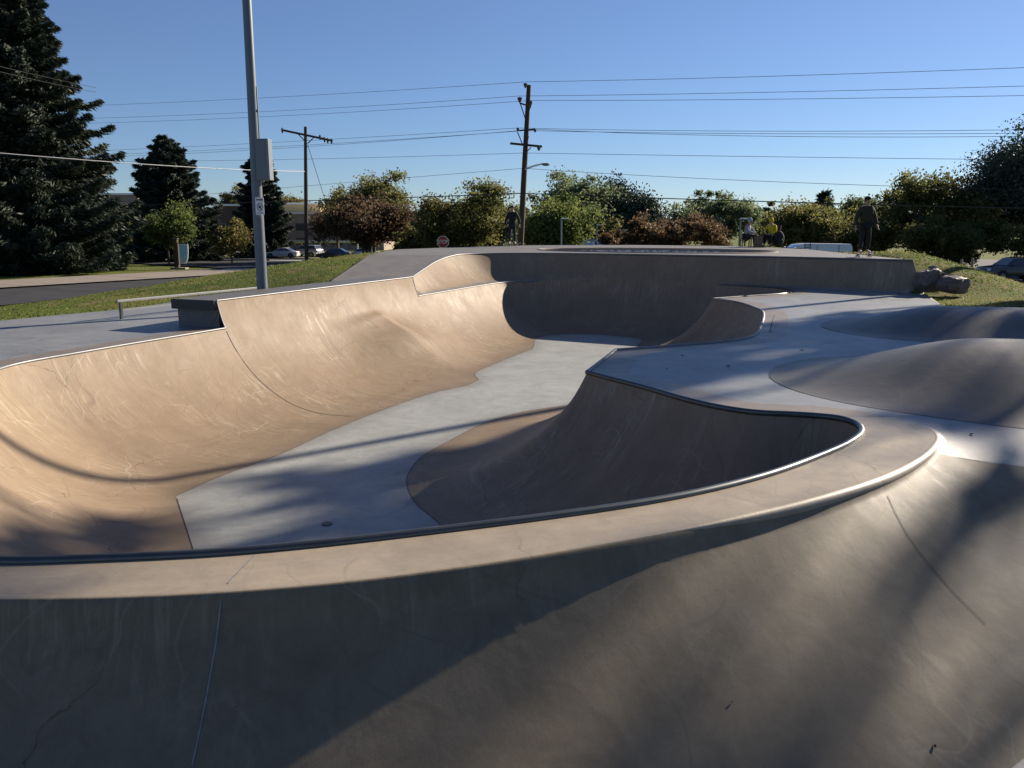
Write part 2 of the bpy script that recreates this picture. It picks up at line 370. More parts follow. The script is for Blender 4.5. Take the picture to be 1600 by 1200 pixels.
leftwall = [(-0.25, 28.3)] + [(-5.45 + 0.40 * (d - 15.67), d) for d in (26.5, 24.6, 22.85, 19.0, 15.67, 12.8)] + [(-7.02, 11.4), (-6.62, 9.8), (-5.85, 8.2), (-5.2, 6.7), (-4.75, 5.5), (-4.2, 4.85), (-3.6, 4.64)]
bpts = near_ridge + hip1 + pocket2 + hip2 + farpocket + farwall + leftwall
i_h1 = len(near_ridge); i_p2 = i_h1 + 1; i_h2 = i_h1 + 1 + len(pocket2)
BO = chain(bpts, corners=(i_h1, i_p2, i_h2), ds=0.10, closed=True)
# upper edge of the raised platform round the bowl
UO = chain([(-2.85, 23.3), (-2.62, 25.4), (-2.42, 26.9), (-2.05, 28.2), (-1.3, 29.3), (-0.1, 29.85), (1.6, 29.8), (4.4, 28.75), (6.6, 27.6), (8.7, 26.45), (10.4, 25.2), (11.55, 24.1)], ds=0.15)
# outer (camera side) edge of the ridge
rid = P2([(-900, 925), (-400, 936), (0, 936), (180, 933), (350, 925), (520, 911), (700, 889), (850, 866), (1000, 839), (1150, 806), (1300, 768), (1390, 738), (1440, 711), (1460, 692), (1463, 680), (1450, 669), (1420, 660)], ZD)
RO = chain(rid, ds=0.08)
HR = np.array(list(map(tuple, RO)) + [(3.55, 9.3), (3.55, 32), (-25, 32), (-25, 4)])

def prof(b, r, H, run=None):
    """drop below the coping at distance b inside it (circular transition)"""
    ru = math.sqrt(max(r * r - (r - H) ** 2, 1e-6)); q = np.clip(ru - b, 0, None)
    top = (ru) / (r - H) if r > H else 8
    val = H - (r - np.sqrt(np.maximum(r * r - np.minimum(q, ru) ** 2, 0)))
    return np.where(b < 0, b * top, val)
def platz(P):
    x, y = P[:, 0], P[:, 1]
    return ZP - 0.47 * np.clip((28.6 - y) / 5.3, 0, 1) * sm(1.0, -0.5, x)
def up(P, shelf=True):
    u, t, v = seg_dist(P, UO, closed=False)
    x, y = P[:, 0], P[:, 1]
    run = 0.42 + 0.75 * sm(23.3, 26.5, y) * sm(4.5, 0.0, x)
    H = platz(P) - ZD
    k = np.clip(1 - u / run, 0, None)
    return H * k ** 1.7
WD = np.array([0.371, 0.928]); WN = np.array([0.928, -0.371]); W0 = np.array([-5.45, 15.67])
def zbowl(P):
    b, t, v = sdist(P, BO)
    z = ZD - prof(b, 2.5, 1.5)
    # small wedge seat on the left wall
    a = (P - W0) @ WD; bw = (P - W0) @ WN
    pr = 0.58 * sm(2.2, 5.7, a) * (1 - sm(5.5, 8.8, a))
    seat = 0.12 * np.clip((a - 2.5) / 2.8, 0, 1) * (1 - sm(5.2, 5.9, a))
    zz = ZD - prof(np.maximum(b - pr * sm(0.0, 1.35, b) - seat * sm(0.03, 0.34, b), 0.0), 2.5, 1.5)
    m = (bw < 4) & (a > 2.2) & (a < 8.8) & (b > 0)
    z = np.where(m, zz, z)
    m2 = sm(0.6, 2.2, P[:, 0]) * sm(24, 25.5, P[:, 1]) * sm(8.2, 7.0, P[:, 0])
    return z + up(P) * m2
def Lz(P):
    x, y = P[:, 0], P[:, 1]
    q = y - 0.10 * (x - 4)
    return ZD - 1.2 * sm(8.7, 2.7, q)
def ridge_e(P):
    s, t, v = sdist(P, HR); return -s, t
def zdeck(P):
    e, t = ridge_e(P); L = Lz(P); H = np.maximum(ZD - L, 0)
    rc = 1.75; ru = 1.67
    q = np.clip(ru - np.clip(e, 0, ru), 0, ru); w = (rc - np.sqrt(rc * rc - q * q)) / (rc - math.sqrt(rc * rc - ru * ru))
    w = np.where(e <= 0, 1.0, w * 0.93)
    w = np.where((e > 0) & (e < 0.07), 1.0 - 0.07 * sm(0, 0.07, e) - (1 - w / 0.93) * sm(0, 0.07, e) * 0.9, w)
    low = sm(1.35, 0.6, P[:, 1]) * 0   # the floor stays flat under the camera
    return L + H * w + up(P) + low

# floor (grey) outline
fl = P2([(275, 775), (350, 742), (430, 713), (520, 672), (600, 640), (680, 613), (730, 602), (748, 593), (742, 584), (775, 568), (832, 545)], ZF)
fl += [(0.9, 25.6), (1.8, 26.3), (3.0, 26.0), (3.9, 25.2), (3.6, 23.6), (3.1, 21.9), (3.2, 19.8), (2.9, 17.8), (2.0, 16.3)]
fl += P2([(860, 637), (820, 643), (760, 660), (700, 690), (660, 713), (638, 740), (636, 758), (650, 787), (690, 825)], ZF)
fl += [(-0.75, 7.9), (-1.5, 7.15), (-2.4, 7.0), (-3.0, 7.5)] + P2([(303, 862)], ZF)
FO = chain(fl, corners=(0, len(fl) - 1, 7, 10), ds=0.12, closed=True)

skate_bowl = tag(empty('skate_bowl', (0, 0, 0)), 'deep sunken beige concrete skate bowl with grey floor and steel coping', 'skate bowl')
pts = [grid_pts(-8, 10, 4, 30, 0.13)]
bs = sdist(pts[0], BO)[0]; df = seg_dist(pts[0], FO)[0]; pts[0] = pts[0][(bs > 0.30) & (df > 0.06)]
gs = np.stack(np.meshgrid(np.arange(2.2, 6.4, 0.05), np.arange(0.30, 1.3, 0.05)), -1).reshape(-1, 2); gs = W0 + gs[:, :1] * WD + gs[:, 1:] * WN; pts[0] = pts[0][~((((pts[0] - W0) @ WD) > 2.15) & (((pts[0] - W0) @ WD) < 6.45) & (((pts[0] - W0) @ WN) < 1.32))]; pts.append(gs[sdist(gs, BO)[0] > 0.28])
for d in (0.025, 0.06, 0.10, 0.16, 0.23):
    q = offset_pts(BO, d); b = sdist(q, BO)[0]; q = q[np.abs(b - d) < 0.12 * d]
    q = q[seg_dist(q, FO)[0] > 0.06]; pts.append(q)
V, T = cdt(np.concatenate(pts), [(BO, True), (FO, True)])
cen = V[T].mean(1); ib = inside(cen, BO); fi = inside(cen, FO)
def uvb(P): b, t, v = sdist(P, BO); return np.column_stack([t, b])
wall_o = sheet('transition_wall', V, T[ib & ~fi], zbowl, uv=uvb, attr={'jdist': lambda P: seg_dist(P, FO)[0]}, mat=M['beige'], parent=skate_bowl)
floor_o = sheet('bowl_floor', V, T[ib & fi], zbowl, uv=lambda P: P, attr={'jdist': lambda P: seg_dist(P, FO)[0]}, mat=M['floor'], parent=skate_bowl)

# deck sheet: pavement + ridge + camera-side quarter pipe
DO = np.array([(-13, -3), (17, -3), (18, 6), (18, 13), (10.1, 19.1), (11.75, 23.8)] + [tuple(q) for q in UO[::-1]] + [(-4.86, 22.3), (-5.4, 22.3), (-8.6, 21.1), (-9.1, 19.2), (-9.8, 18.2), (-10.6, 16.8), (-13, 11), (-13, 6)])
pts = []
g = grid_pts(-9, 10, 1.0, 10.2, 0.10); pts.append(g)
g = grid_pts(-13, 18, -3, 30.5, 0.34); g = g[~((g[:, 0] > -9) & (g[:, 0] < 10) & (g[:, 1] > 1) & (g[:, 1] < 10.2))]; pts.append(g)
g = grid_pts(-4, 12, 22.5, 30.5, 0.11); g = g[seg_dist(g, UO, False)[0] < 1.3]; pts.append(g)
P = np.concatenate(pts); b = sdist(P, BO)[0]; e = seg_dist(P, RO, False)[0]; P = P[(b < -0.05) & inside(P, DO) & (e > 0.12) & (seg_dist(P, UO, False)[0] > 0.42)]
rings = []
for d in (-0.09, -0.07, -0.05, -0.03, -0.015, 0.03):
    q = offset_pts(RO, d, False); q = q[np.abs(seg_dist(q, RO, False)[0] - abs(d)) < 0.2 * abs(d)]; rings.append(q)
for d in (-0.02, -0.05, -0.09, -0.14, -0.2, -0.28, -0.37):
    q = offset_pts(UO, d, False); q = q[np.abs(seg_dist(q, UO, False)[0] - abs(d)) < 0.1 * abs(d)]; rings.append(q[inside(q, DO)])
rn = np.concatenate(rings); rn = rn[sdist(rn, BO)[0] < -0.03]
RIN = RO[inside(RO, DO)]
FE = offset_pts(RO, -1.72, False); FE = FE[(np.abs(seg_dist(FE, RO, False)[0] - 1.72) < 0.02) & (FE[:, 1] < 6.95) & inside(FE, DO)]
V, T = cdt(np.concatenate([P, rn]), [(BO, True), (RIN, False), (FE, False), (DO, True), (np.stack([np.linspace(3.90, 6.6, 30), 7.10 + 0.02 * np.linspace(0, 1, 30)], 1), False)])
cen = V[T].mean(1); ok = inside(cen, DO) & ~inside(cen, BO)
T = T[ok]; cen = cen[ok]; ec, _ = ridge_e(cen); Lc = Lz(cen)
bd = lambda P: np.maximum(-sdist(P, BO)[0], 0)
isface = (ec > 0) & (ec < 1.72) & (Lc < ZD - 0.03) & (cen[:, 0] < 6.2) & (cen[:, 1] < 7.11 + 0.02 * (cen[:, 0] - 3.9) / 2.7)
isridge = (ec <= 0) & (cen[:, 1] < 8.6) & (sdist(cen, BO)[0] > -0.95) & (cen[:, 1] < 8.3) & (cen[:, 0] > -8) & ~((cen[:, 0] < -3.9) & (cen[:, 1] > 5.2))
isup = up(cen) > 0.05
uve = lambda P: np.column_stack([ridge_e(P)[1], ridge_e(P)[0]])
def uvd(P): b, t, v = sdist(P, BO); return np.column_stack([t, b])
pavement = sheet('pavement', V, T[~isface & ~isridge & ~isup], zdeck, uv=lambda P: P, attr={'bdist': bd}, mat=M['deck']); tag(pavement, kind='structure')
ridge_o = sheet('ridge_top', V, T[isridge], zdeck, uv=uvd, mat=M['ridge'], parent=skate_bowl)
upper_o = sheet('upper_wall', V, T[isup], zdeck, uv=lambda P: np.column_stack([seg_dist(P, UO, False)[1], seg_dist(P, UO, False)[0]]), attr={'jdist': lambda P: np.full(len(P), 9.0)}, mat=M['beige'], parent=skate_bowl)
quarter = tag(empty('quarter_pipe', (0, 0, 0)), 'brown grey concrete quarter pipe rising to the ridge in the near foreground', 'quarter pipe')
face_o = sheet('curved_face', V, T[isface], zdeck, uv=uve, mat=M['face'], parent=quarter)

# skirt that closes the step between shelf and bowl, and under the deck edge
def strip(name, rows, mat, parent=None, smooth=True, uv=None):
    """rows: list of equally long 3-D point lists"""
    m = MB(); n = len(rows[0]); vs = [q for r in rows for q in r]
    fs = [(i * n + k, i * n + k + 1, (i + 1) * n + k + 1, (i + 1) * n + k) for i in range(len(rows) - 1) for k in range(n - 1)]
    m.add(vs, fs); me = m.mesh(name)
    if uv is not None:
        ly = me.uv_layers.new(name='UVMap')
        for lp in me.loops: ly.data[lp.index].uv = uv[lp.vertex_index]
    at = me.attributes.new('jdist', 'FLOAT', 'POINT'); at.data.foreach_set('value', [9.0] * len(me.vertices))
    o = link(name, me, mat, parent, smooth); return o
sel = BO[(BO[:, 1] > 22.9) & (BO[:, 0] < 2.6)]
sel = sel[np.argsort(sel[:, 0])]
zt = zdeck(sel); strip('shelf_edge', [[(q[0], q[1], z) for q, z in zip(sel, zt)], [(q[0] + 0.01, q[1] - 0.005, z) for q, z in zip(sel, np.minimum(zt, ZD) - 0.05)]], M['beige'], skate_bowl)
sel = BO[(BO[:, 1] > 25.5) & (BO[:, 0] > 2.5) & (BO[:, 0] < 9)]; sel = sel[sel[:, 1] > 26.3]; sel = sel[np.argsort(sel[:, 0])]
zt = zdeck(sel); zb = zbowl(sel)
strip('shelf_edge', [[(q[0], q[1], z) for q, z in zip(sel, zt)], [(q[0], q[1] - 0.005, min(z, w) - 0.02) for q, z, w in zip(sel, zt, zb)]], M['beige'], skate_bowl)

# wall extension above the coping on the left, with the grind ledge behind it
ZT = -1.43
exd = np.linspace(15.67, 22.85, 60); exb = np.stack([-5.45 + 0.40 * (exd - 15.67), exd], 1)
rows = []; uvs = []
for k in range(9):
    y = 1.5 + (0.52) * k / 8; sb = math.sqrt(2.5 ** 2 - (2.5 - y) ** 2) - math.sqrt(2.5 ** 2 - 1.0)
    rows.append([(q[0] - WN[0] * sb, q[1] - WN[1] * sb, ZF + y) for q in exb]); uvs += [(i * 0.13 + 3, -(y - 1.5)) for i in range(60)]
strip('wall_extension', rows, M['beige'], skate_bowl, uv=uvs)
topedge = rows[-1]
ledge = tag(empty('grind_ledge', topedge[0]), 'long grey concrete ledge along the left rim of the bowl, dark end with overhanging top', 'ledge')
L0 = np.array(topedge[0]); off = Vector(ledge.location)
def lp(a, wdt, z): p = W0 + WD * a - WN * (0.165 + wdt); return (p[0] - off.x, p[1] - off.y, z - off.z)
A1 = 7.72; m = MB()
vs = [lp(0.04, 0.0, ZD - 0.05), lp(A1, 0.0, ZD - 0.05), lp(A1, 1.0, ZD - 0.05), lp(0.04, 1.0, ZD - 0.05), lp(0.04, 0.0, ZT - 0.14), lp(A1, 0.0, ZT - 0.14), lp(A1, 1.0, ZT - 0.14), lp(0.04, 1.0, ZT - 0.14)]
m.add(vs, [(0, 1, 5, 4), (1, 2, 6, 5), (2, 3, 7, 6), (3, 0, 4, 7), (0, 3, 2, 1)]); m.build('ledge_body', M['ledge'], ledge)
m = MB(); vs = [lp(-0.04, 0.004, ZT - 0.14), lp(A1, 0.004, ZT - 0.14), lp(A1, 1.06, ZT - 0.14), lp(-0.04, 1.06, ZT - 0.14), lp(-0.04, 0.004, ZT), lp(A1, 0.004, ZT), lp(A1, 1.06, ZT), lp(-0.04, 1.06, ZT)]
m.add(vs, [(0, 1, 5, 4), (1, 2, 6, 5), (2, 3, 7, 6), (3, 0, 4, 7), (0, 3, 2, 1), (4, 5, 6, 7)]); m.build('ledge_cap', M['ledge'], ledge)
m = MB(); m.box((Vector(lp(-0.055, 0.53, ZT - 0.085))), (1.04, 0.025, 0.19), Matrix.Rotation(math.atan2(-WN[1], -WN[0]), 3, 'Z')); m.build('end_plate', M['black'], ledge)

# steel coping round the bowl
def coping(name, pts, r, mat, parent, n=10): m = MB(); m.tube(pts, r, n); return m.build(name, mat, parent, smooth=True)
def on_bowl(lo, hi, mask, dz=0.0):
    return None
sB = BO
def nearest_i(p): return int(np.argmin(np.linalg.norm(BO - np.array(p), axis=1)))
iA = nearest_i(farpocket[-1]); iEnd = nearest_i((0.9, 28.95)); iE1 = nearest_i((-2.58, 22.85)); iE0 = nearest_i((-5.45, 15.67)); nB = len(BO)
def run_pts(i, j, z=ZD):
    k = np.arange(i, j + 1) % nB; return [(BO[q][0], BO[q][1], z + 0.006) for q in k]
i0 = nearest_i((-5.2, 6.7))
coping('coping', run_pts(iE0, i0), 0.020, M['steel'], skate_bowl)
ih1 = nearest_i(hip1[0]); ih2 = nearest_i(hip2[0]); ip2 = nearest_i(pocket2[0])
coping('coping', run_pts(i0, nB + ih1), 0.032, M['dsteel'], skate_bowl)
coping('coping', run_pts(ih1, ip2), 0.026, M['steel'], skate_bowl)
coping('coping', run_pts(ip2, ih2), 0.026, M['steel'], skate_bowl)
coping('coping', run_pts(ih2, iA), 0.026, M['dsteel'], skate_bowl)
coping('coping', run_pts(iEnd, iE1), 0.017, M['steel'], skate_bowl)
coping('coping', [(q[0], q[1], q[2] + 0.004) for q in topedge], 0.017, M['steel'], skate_bowl)
coping('coping', [r[0] for r in rows], 0.013, M['steel'], skate_bowl)
coping('coping', [r[-1] for r in rows], 0.013, M['steel'], skate_bowl)
# polished rolled lip on the outer edge of the ridge
k = RO[:, 0]; lip = RO[(RO[:, 0] > 0.55)]; rad = 0.004 + 0.050 * sm(0.55, 2.1, lip[:, 0]) * (1 - 0.5 * sm(6.9, 8.1, lip[:, 1]))
m = MB(); m.tube([(p[0], p[1], ZD - r * 0.93) for p, r in zip(lip, rad)], list(rad), 12); m.build('rolled_lip', M['ridge'], quarter, smooth=True)

def ribbon(name, pts2, w, zf, mat, parent, dz=0.004, seg=0.06):
    Q = chain(pts2, ds=seg); t = np.gradient(Q, axis=0); t /= np.linalg.norm(t, axis=1)[:, None]; nn = np.stack([-t[:, 1], t[:, 0]], 1)
    e = 0.01; gx = (zf(Q + [e, 0]) - zf(Q - [e, 0])) / (2 * e); gy = (zf(Q + [0, e]) - zf(Q - [0, e])) / (2 * e)
    N = np.column_stack([-gx, -gy, np.ones(len(Q))]); N /= np.linalg.norm(N, axis=1)[:, None]
    zs = zf(Q); rows = []
    for s in (-1, 1):
        q = Q + nn * w / 2 * s; dzs = (gx * nn[:, 0] + gy * nn[:, 1]) * w / 2 * s
        rows.append([(q[i][0] + N[i][0] * dz, q[i][1] + N[i][1] * dz, zs[i] + dzs[i] + N[i][2] * dz) for i in range(len(Q))])
    return strip(name, rows, mat, parent)
def on_surf(px_, zf, z0=-2.5):
    """photo pixels -> plan points where their rays meet the surface zf"""
    out = []
    for x, y in px_:
        d = ray(x, y); ts = np.linspace(2.2, 34, 3000); Pn = np.outer(ts, d); h = Pn[:, 2] - zf(Pn[:, :2])
        k = np.argmax(h < 0); out.append(tuple(Pn[k, :2]))
    return out
J = 0.012
ribbon('expansion_joint', [(-5.43, 15.66), (-4.6, 15.33), (-3.9, 15.05), (-2.95, 14.75)], 0.016, zbowl, M['joint'], skate_bowl)
s = on_surf([(1035, 618), (1005, 690), (985, 724), (950, 775)], zbowl); ribbon('expansion_joint', s, J, zbowl, M['joint'], skate_bowl)
ribbon('expansion_joint', FO[:len(FO)], 0.009, zbowl, M['joint'], skate_bowl)
s = on_surf([(346, 948), (338, 1010), (322, 1095), (300, 1200)], zdeck); ribbon('pale_joint', s, 0.008, zdeck, M['chalk'], quarter)
s = on_surf([(400, 868), (380, 888), (357, 913)], zdeck); ribbon('pale_joint', s, 0.009, zdeck, M['chalk'], skate_bowl)
s = on_surf([(1386, 776), (1420, 840), (1470, 905), (1540, 975)], zdeck); ribbon('expansion_joint', s, 0.006, zdeck, M['joint'], quarter)
ribbon('expansion_joint', [(3.96, 7.10), (4.9, 7.107), (5.9, 7.115)], 0.006, zdeck, M['joint'], quarter)
s = on_surf([(1210, 492), (1206, 505), (1203, 520)], zdeck); ribbon('deck_joint', s, 0.02, zdeck, M['joint'], skate_bowl)
s = on_surf([(1070, 612), (1130, 628), (1200, 640)], zdeck)
# bowl floor drain
dp = atz(511, 819, ZF); m = MB(); m.tube([(0, 0, 0.0), (0, 0, 0.010)], 0.065, 20)
dr = m.build('floor_drain', M['dsteel'], skate_bowl); dr.location = (dp[0], dp[1], ZF)
m = MB()
for i in range(-2, 3): m.box((i * 0.021, 0, 0.0115), (0.009, 0.10 - abs(i) * 0.018, 0.003))
m.build('grate_slot', M['black'], dr)

# rollers (pump bumps) on the right
def roller(name, label, tip, ang, length, hw, hgt, lead):
    c, s_ = math.cos(ang), math.sin(ang); ax = np.array([c, s_]); nx = np.array([-s_, c]); tip = np.array(tip)
    def bump(P):
        a = (P - tip) @ ax; n = (P - tip) @ nx
        wd = hw * np.sqrt(np.clip(1 - np.clip((lead - a) / lead, 0, 1) ** 2, 1e-4, 1))
        k = np.clip(np.abs(n) / wd, 0, 1)
        return hgt * (0.5 + 0.5 * np.cos(np.pi * k)) ** 0.8 * sm(-0.05, lead * 1.15, a) * (k < 1)
    aa = np.concatenate([lead * (1 - np.cos(np.linspace(0, np.pi / 2, 26))), np.arange(lead + 0.15, length, 0.15)])
    wv = hw * np.sqrt(np.clip(1 - np.clip((lead - aa) / lead, 0, 1) ** 2, 0, 1))
    loop = np.concatenate([np.stack([aa, -wv], 1), np.stack([aa[::-1], wv[::-1]], 1)[:-1]]); LO = tip + loop[:, :1] * ax + loop[:, 1:] * nx
    G = grid_pts(0, length, -hw, hw, 0.11); P = tip + G[:, :1] * ax + G[:, 1:] * nx; P = P[inside(P, LO) & (seg_dist(P, LO)[0] > 0.06)]
    zf = lambda Q: zdeck(Q) + bump(Q) + 0.004
    V, T = cdt(P, [(LO, True)]); keep = inside(V[T].mean(1), LO); o = sheet(name, V, T[keep], zf, uv=lambda Q: np.column_stack([(Q - tip) @ nx, (Q - tip) @ ax]), mat=M['roller'])
    ribbon('edge_joint', LO[:9], 0.008, zf, M['joint'], o, dz=0.003)
    tag(o, label, 'roller', 'concrete rollers on the right deck'); return o
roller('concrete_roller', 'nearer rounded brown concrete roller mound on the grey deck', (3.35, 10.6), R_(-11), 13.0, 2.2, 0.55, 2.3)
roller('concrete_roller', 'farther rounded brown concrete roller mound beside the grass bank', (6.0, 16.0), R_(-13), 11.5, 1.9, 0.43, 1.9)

# ------------------------------------------------------------------ RAISED PLATFORM with the small pool
plat = tag(empty('raised_platform', (0, 0, 0)), 'raised concrete skate platform behind the bowl with a blue tiled pool in it', 'platform')
PO = np.array([tuple(q) for q in UO] + [(11.75, 26), (11.9, 30), (12.3, 35), (10.5, 40), (6, 42), (1, 41.5), (-3, 37.2), (-4.7, 34.8), (-4.86, 33), (-4.86, 28.5), (-4.86, 22.35)])
th = np.linspace(0, 2 * np.pi, 72, endpoint=False); ca, sa = math.cos(R_(-24)), math.sin(R_(-24))
ex, ey = 4.7 * np.cos(th), 2.7 * np.sin(th); POOL = np.stack([5.5 + ex * ca - ey * sa, 32.9 + ex * sa + ey * ca], 1)
g = grid_pts(-5, 12.6, 22, 43, 0.4); g = g[inside(g, PO) & (seg_dist(g, PO)[0] > 0.1) & (sdist(g, POOL)[0] < -0.08)]
V, T = cdt(g, [(PO, True), (POOL, True)]); cen = V[T].mean(1)
sheet('platform_top', V, T[inside(cen, PO) & ~inside(cen, POOL)], platz, uv=lambda P: P, mat=M['plat'], parent=plat)
m = MB(); k0 = len(UO) - 1; side = PO[k0:]; zz = platz(side)
strip('platform_side', [[(q[0], q[1], z) for q, z in zip(side, zz)], [(q[0], q[1], -4.5) for q in side]], M['plat'], plat, smooth=False)
def loop3(z, off=0.0): q = offset_pts(POOL, off); return [(p[0], p[1], z) for p in q] + [(q[0][0], q[0][1], z)]
tm, n, l, b_ = mat_new('pool_tiles'); tc = n.new('ShaderNodeTexCoord'); vo = n.new('ShaderNodeTexVoronoi'); vo.inputs['Scale'].default_value = 9; vo.inputs['Randomness'].default_value = 0.6
l.new(tc.outputs['Object'], vo.inputs['Vector']); sx = n.new('ShaderNodeSeparateColor'); l.new(vo.outputs['Color'], sx.inputs[0])
l.new(nmix(n, l, nramp(n, l, sx.outputs[0], 0.25, 0.75), (0.08, 0.13, 0.22), (0.50, 0.55, 0.62)), b_.inputs['Base Color']); b_.inputs['Roughness'].default_value = 0.25
strip('tile_band', [loop3(ZP - 0.05, 0.012), loop3(ZP - 0.27, 0.012)], tm, plat)
strip('pool_wall', [loop3(ZP - 0.27, 0.012), loop3(ZP - 0.9, 0.08), loop3(ZP - 1.5, 0.45), loop3(ZP - 1.85, 1.2), loop3(ZP - 1.9, 2.5)], M['plat'], plat)
m = MB(); m.tube([(p[0], p[1], ZP - 0.015) for p in POOL], 0.055, 8, closed=True); m.build('pool_coping', M['kerb'], plat, smooth=True)
coping('edge_coping', [(q[0], q[1], z + 0.003) for q, z in zip(UO, platz(UO))], 0.024, M['steel'], plat)

# ------------------------------------------------------------------ TERRAIN
FP = [(-13, -3, -3), (17, -3, -3), (18, 6, -2.6), (18, 13, -1.95), (10.1, 19.1, -1.95), (11.75, 23.7, -1.95), (11.8, 24.6, -1.3), (11.9, 30, -1.03), (12.3, 35, -1.03), (10.5, 40, -1.03), (6, 42, -1.03), (1, 41.5, -1.03), (-3, 37.2, -1.03), (-4.7, 34.8, -1.04), (-4.86, 33, -1.06), (-4.86, 28.5, -1.08), (-4.86, 22.4, -1.52), (-5.4, 22.3, -1.93), (-8.6, 21.1, -1.95), (-9.1, 19.2, -1.95), (-9.8, 18.2, -1.95), (-10.6, 16.8, -1.95), (-13, 11, -1.95), (-13, 6, -1.95), (-13, 3, -2.6)]
FPp = np.array([q[:2] for q in FP])
smp = []
for i in range(len(FP)):
    a, b = np.array(FP[i]), np.array(FP[(i + 1) % len(FP)]); k = max(2, int(np.linalg.norm(b - a) / 0.5))
    smp += [a + (b - a) * q / k for q in range(k)]
smp = np.array(smp)
def terrain(P):
    s = sdist(P, FPp)[0]; out = np.maximum(-s, 0)
    w = np.zeros(len(P)); zs = np.zeros(len(P))
    for c in range(0, len(P), 3000):
        d2 = ((P[c:c + 3000, None] - smp[None, :, :2]) ** 2).sum(2); ww = 1 / (d2 + 0.08) ** 2.2; zs[c:c + 3000] = (ww * smp[None, :, 2]).sum(1) / ww.sum(1)
    W = np.where(P[:, 0] > 8, 17.0, 21.0)
    W = W + 0 * w
    t = np.clip(out / W, 0, 1); t = t * 0.75 + 0.25 * t * t * (3 - 2 * t)
    lump = 0.05 * np.sin(P[:, 0] * 1.7 + 0.6 * np.sin(P[:, 1] * 1.3)) * np.sin(P[:, 1] * 1.45) * np.clip(out / 1.5, 0, 1) * (out < 30)
    z = zs + (ground_z(P[:, 0], P[:, 1]) - zs) * t + lump - 0.02
    # a low grass hump in front of the boulders on the right
    z = z + 0.30 * np.exp(-(((P[:, 0] - 14.3) / 1.7) ** 2 + ((P[:, 1] - 20.6) / 1.5) ** 2))
    z = z + 0.42 * np.exp(-(((P[:, 0] - 13.6) / 1.9) ** 2 + ((P[:, 1] - 27.5) / 3.0) ** 2)) * np.clip(out / 0.6, 0, 1)
    return np.where(s > 0.8, -4.7, np.where(s > 0, zs - 0.06, z))
def axis(lo, hi, fine0, fine1, s, gr=1.13):
    a = list(np.arange(fine0, fine1 + s / 2, s)); d = s
    while a[-1] < hi: d *= gr; a.append(a[-1] + d)
    d = s
    while a[0] > lo: d *= gr; a.insert(0, a[0] - d)
    return np.array(a)
ax_, ay_ = axis(-2500, 2500, -30, 30, 0.45), axis(-400, 3500, 2, 50, 0.45)
X, Y = np.meshgrid(ax_, ay_); P = np.stack([X.ravel(), Y.ravel()], 1); Z = terrain(P)
me = bpy.data.meshes.new('ground'); nx_, ny_ = len(ax_), len(ay_)
ii = np.arange(nx_ * ny_).reshape(ny_, nx_); Q = np.stack([ii[:-1, :-1], ii[:-1, 1:], ii[1:, 1:], ii[1:, :-1]], -1).reshape(-1, 4)
me.vertices.add(len(P)); me.vertices.foreach_set('co', np.column_stack([P, Z]).astype(np.float32).ravel())
me.loops.add(len(Q) * 4); me.loops.foreach_set('vertex_index', Q.astype(np.int32).ravel()); me.polygons.add(len(Q)); me.polygons.foreach_set('loop_start', np.arange(0, len(Q) * 4, 4, dtype=np.int32))
me.update(calc_edges=True); me.polygons.foreach_set('use_smooth', [True] * len(Q))
gm, n, l, b_ = mat_new('lawn'); tc = n.new('ShaderNodeTexCoord'); ob = tc.outputs['Object']
c1 = nmix(n, l, nramp(n, l, nnoise(n, l, ob, 0.35, 6, 0.65), 0.35, 0.65), (0.085, 0.13, 0.020), (0.135, 0.15, 0.032))
c1 = nmix(n, l, nramp(n, l, nnoise(n, l, ob, 1.1, 7, 0.7), 0.50, 0.66), c1, (0.24, 0.175, 0.09))
c1 = nmix(n, l, nramp(n, l, nnoise(n, l, ob, 14, 4, 0.7), 0.5, 0.75), c1, (0.035, 0.05, 0.015))
l.new(c1, b_.inputs['Base Color']); b_.inputs['Roughness'].default_value = 0.95; b_.inputs['Specular IOR Level'].default_value = 0.1
bp = n.new('ShaderNodeBump'); bp.inputs['Strength'].default_value = 0.9; bp.inputs['Distance'].default_value = 0.12; l.new(nnoise(n, l, ob, 9, 6, 0.75), bp.inputs['Height']); l.new(bp.outputs[0], b_.inputs['Normal'])
ground = link('ground', me, gm); tag(ground, kind='structure')

def drape(name, poly, mat, dz, seg=2.0, label=None):
    """flat patch laid over the terrain"""
    poly = np.array(poly, float)[:, :2]; lo, hi = poly.min(0), poly.max(0)
    edge = []
    for i in range(len(poly)):
        a, b = poly[i], poly[(i + 1) % len(poly)]; k = max(1, int(np.linalg.norm(b - a) / seg)); edge += [a + (b - a) * q / k for q in range(k)]
    edge = np.array(edge); g = grid_pts(lo[0], hi[0], lo[1], hi[1], seg); g = g[inside(g, edge) & (seg_dist(g, edge)[0] > seg * 0.3)]
    V, T = cdt(g, [(edge, True)]); T = T[inside(V[T].mean(1), edge)]
    o = sheet(name, V, T, lambda P: terrain(P) + dz, mat=mat); return tag(o, kind='structure')
def G(lst): return [gnd(x, y)[:2] for x, y in lst]
drape('road', G([(-500, 530), (0, 485), (200, 459), (400, 434), (560, 417), (600, 405), (520, 418), (400, 429), (0, 454), (-500, 482)]), M['asphalt'], 0.11)
drape('sidewalk', G([(-500, 481), (0, 453), (400, 428.5), (470, 423), (366, 421.2), (0, 441), (-500, 462)]), M['kerb'], 0.17)
drape('street', G([(-400, 394), (60, 404.5), (170, 410), (365, 421), (480, 423), (640, 423), (900, 430), (1000, 420), (900, 410), (660, 406), (480, 405.3), (300, 400.5), (170, 398), (-400, 388)]), M['asphalt'], 0.12, 3.0)
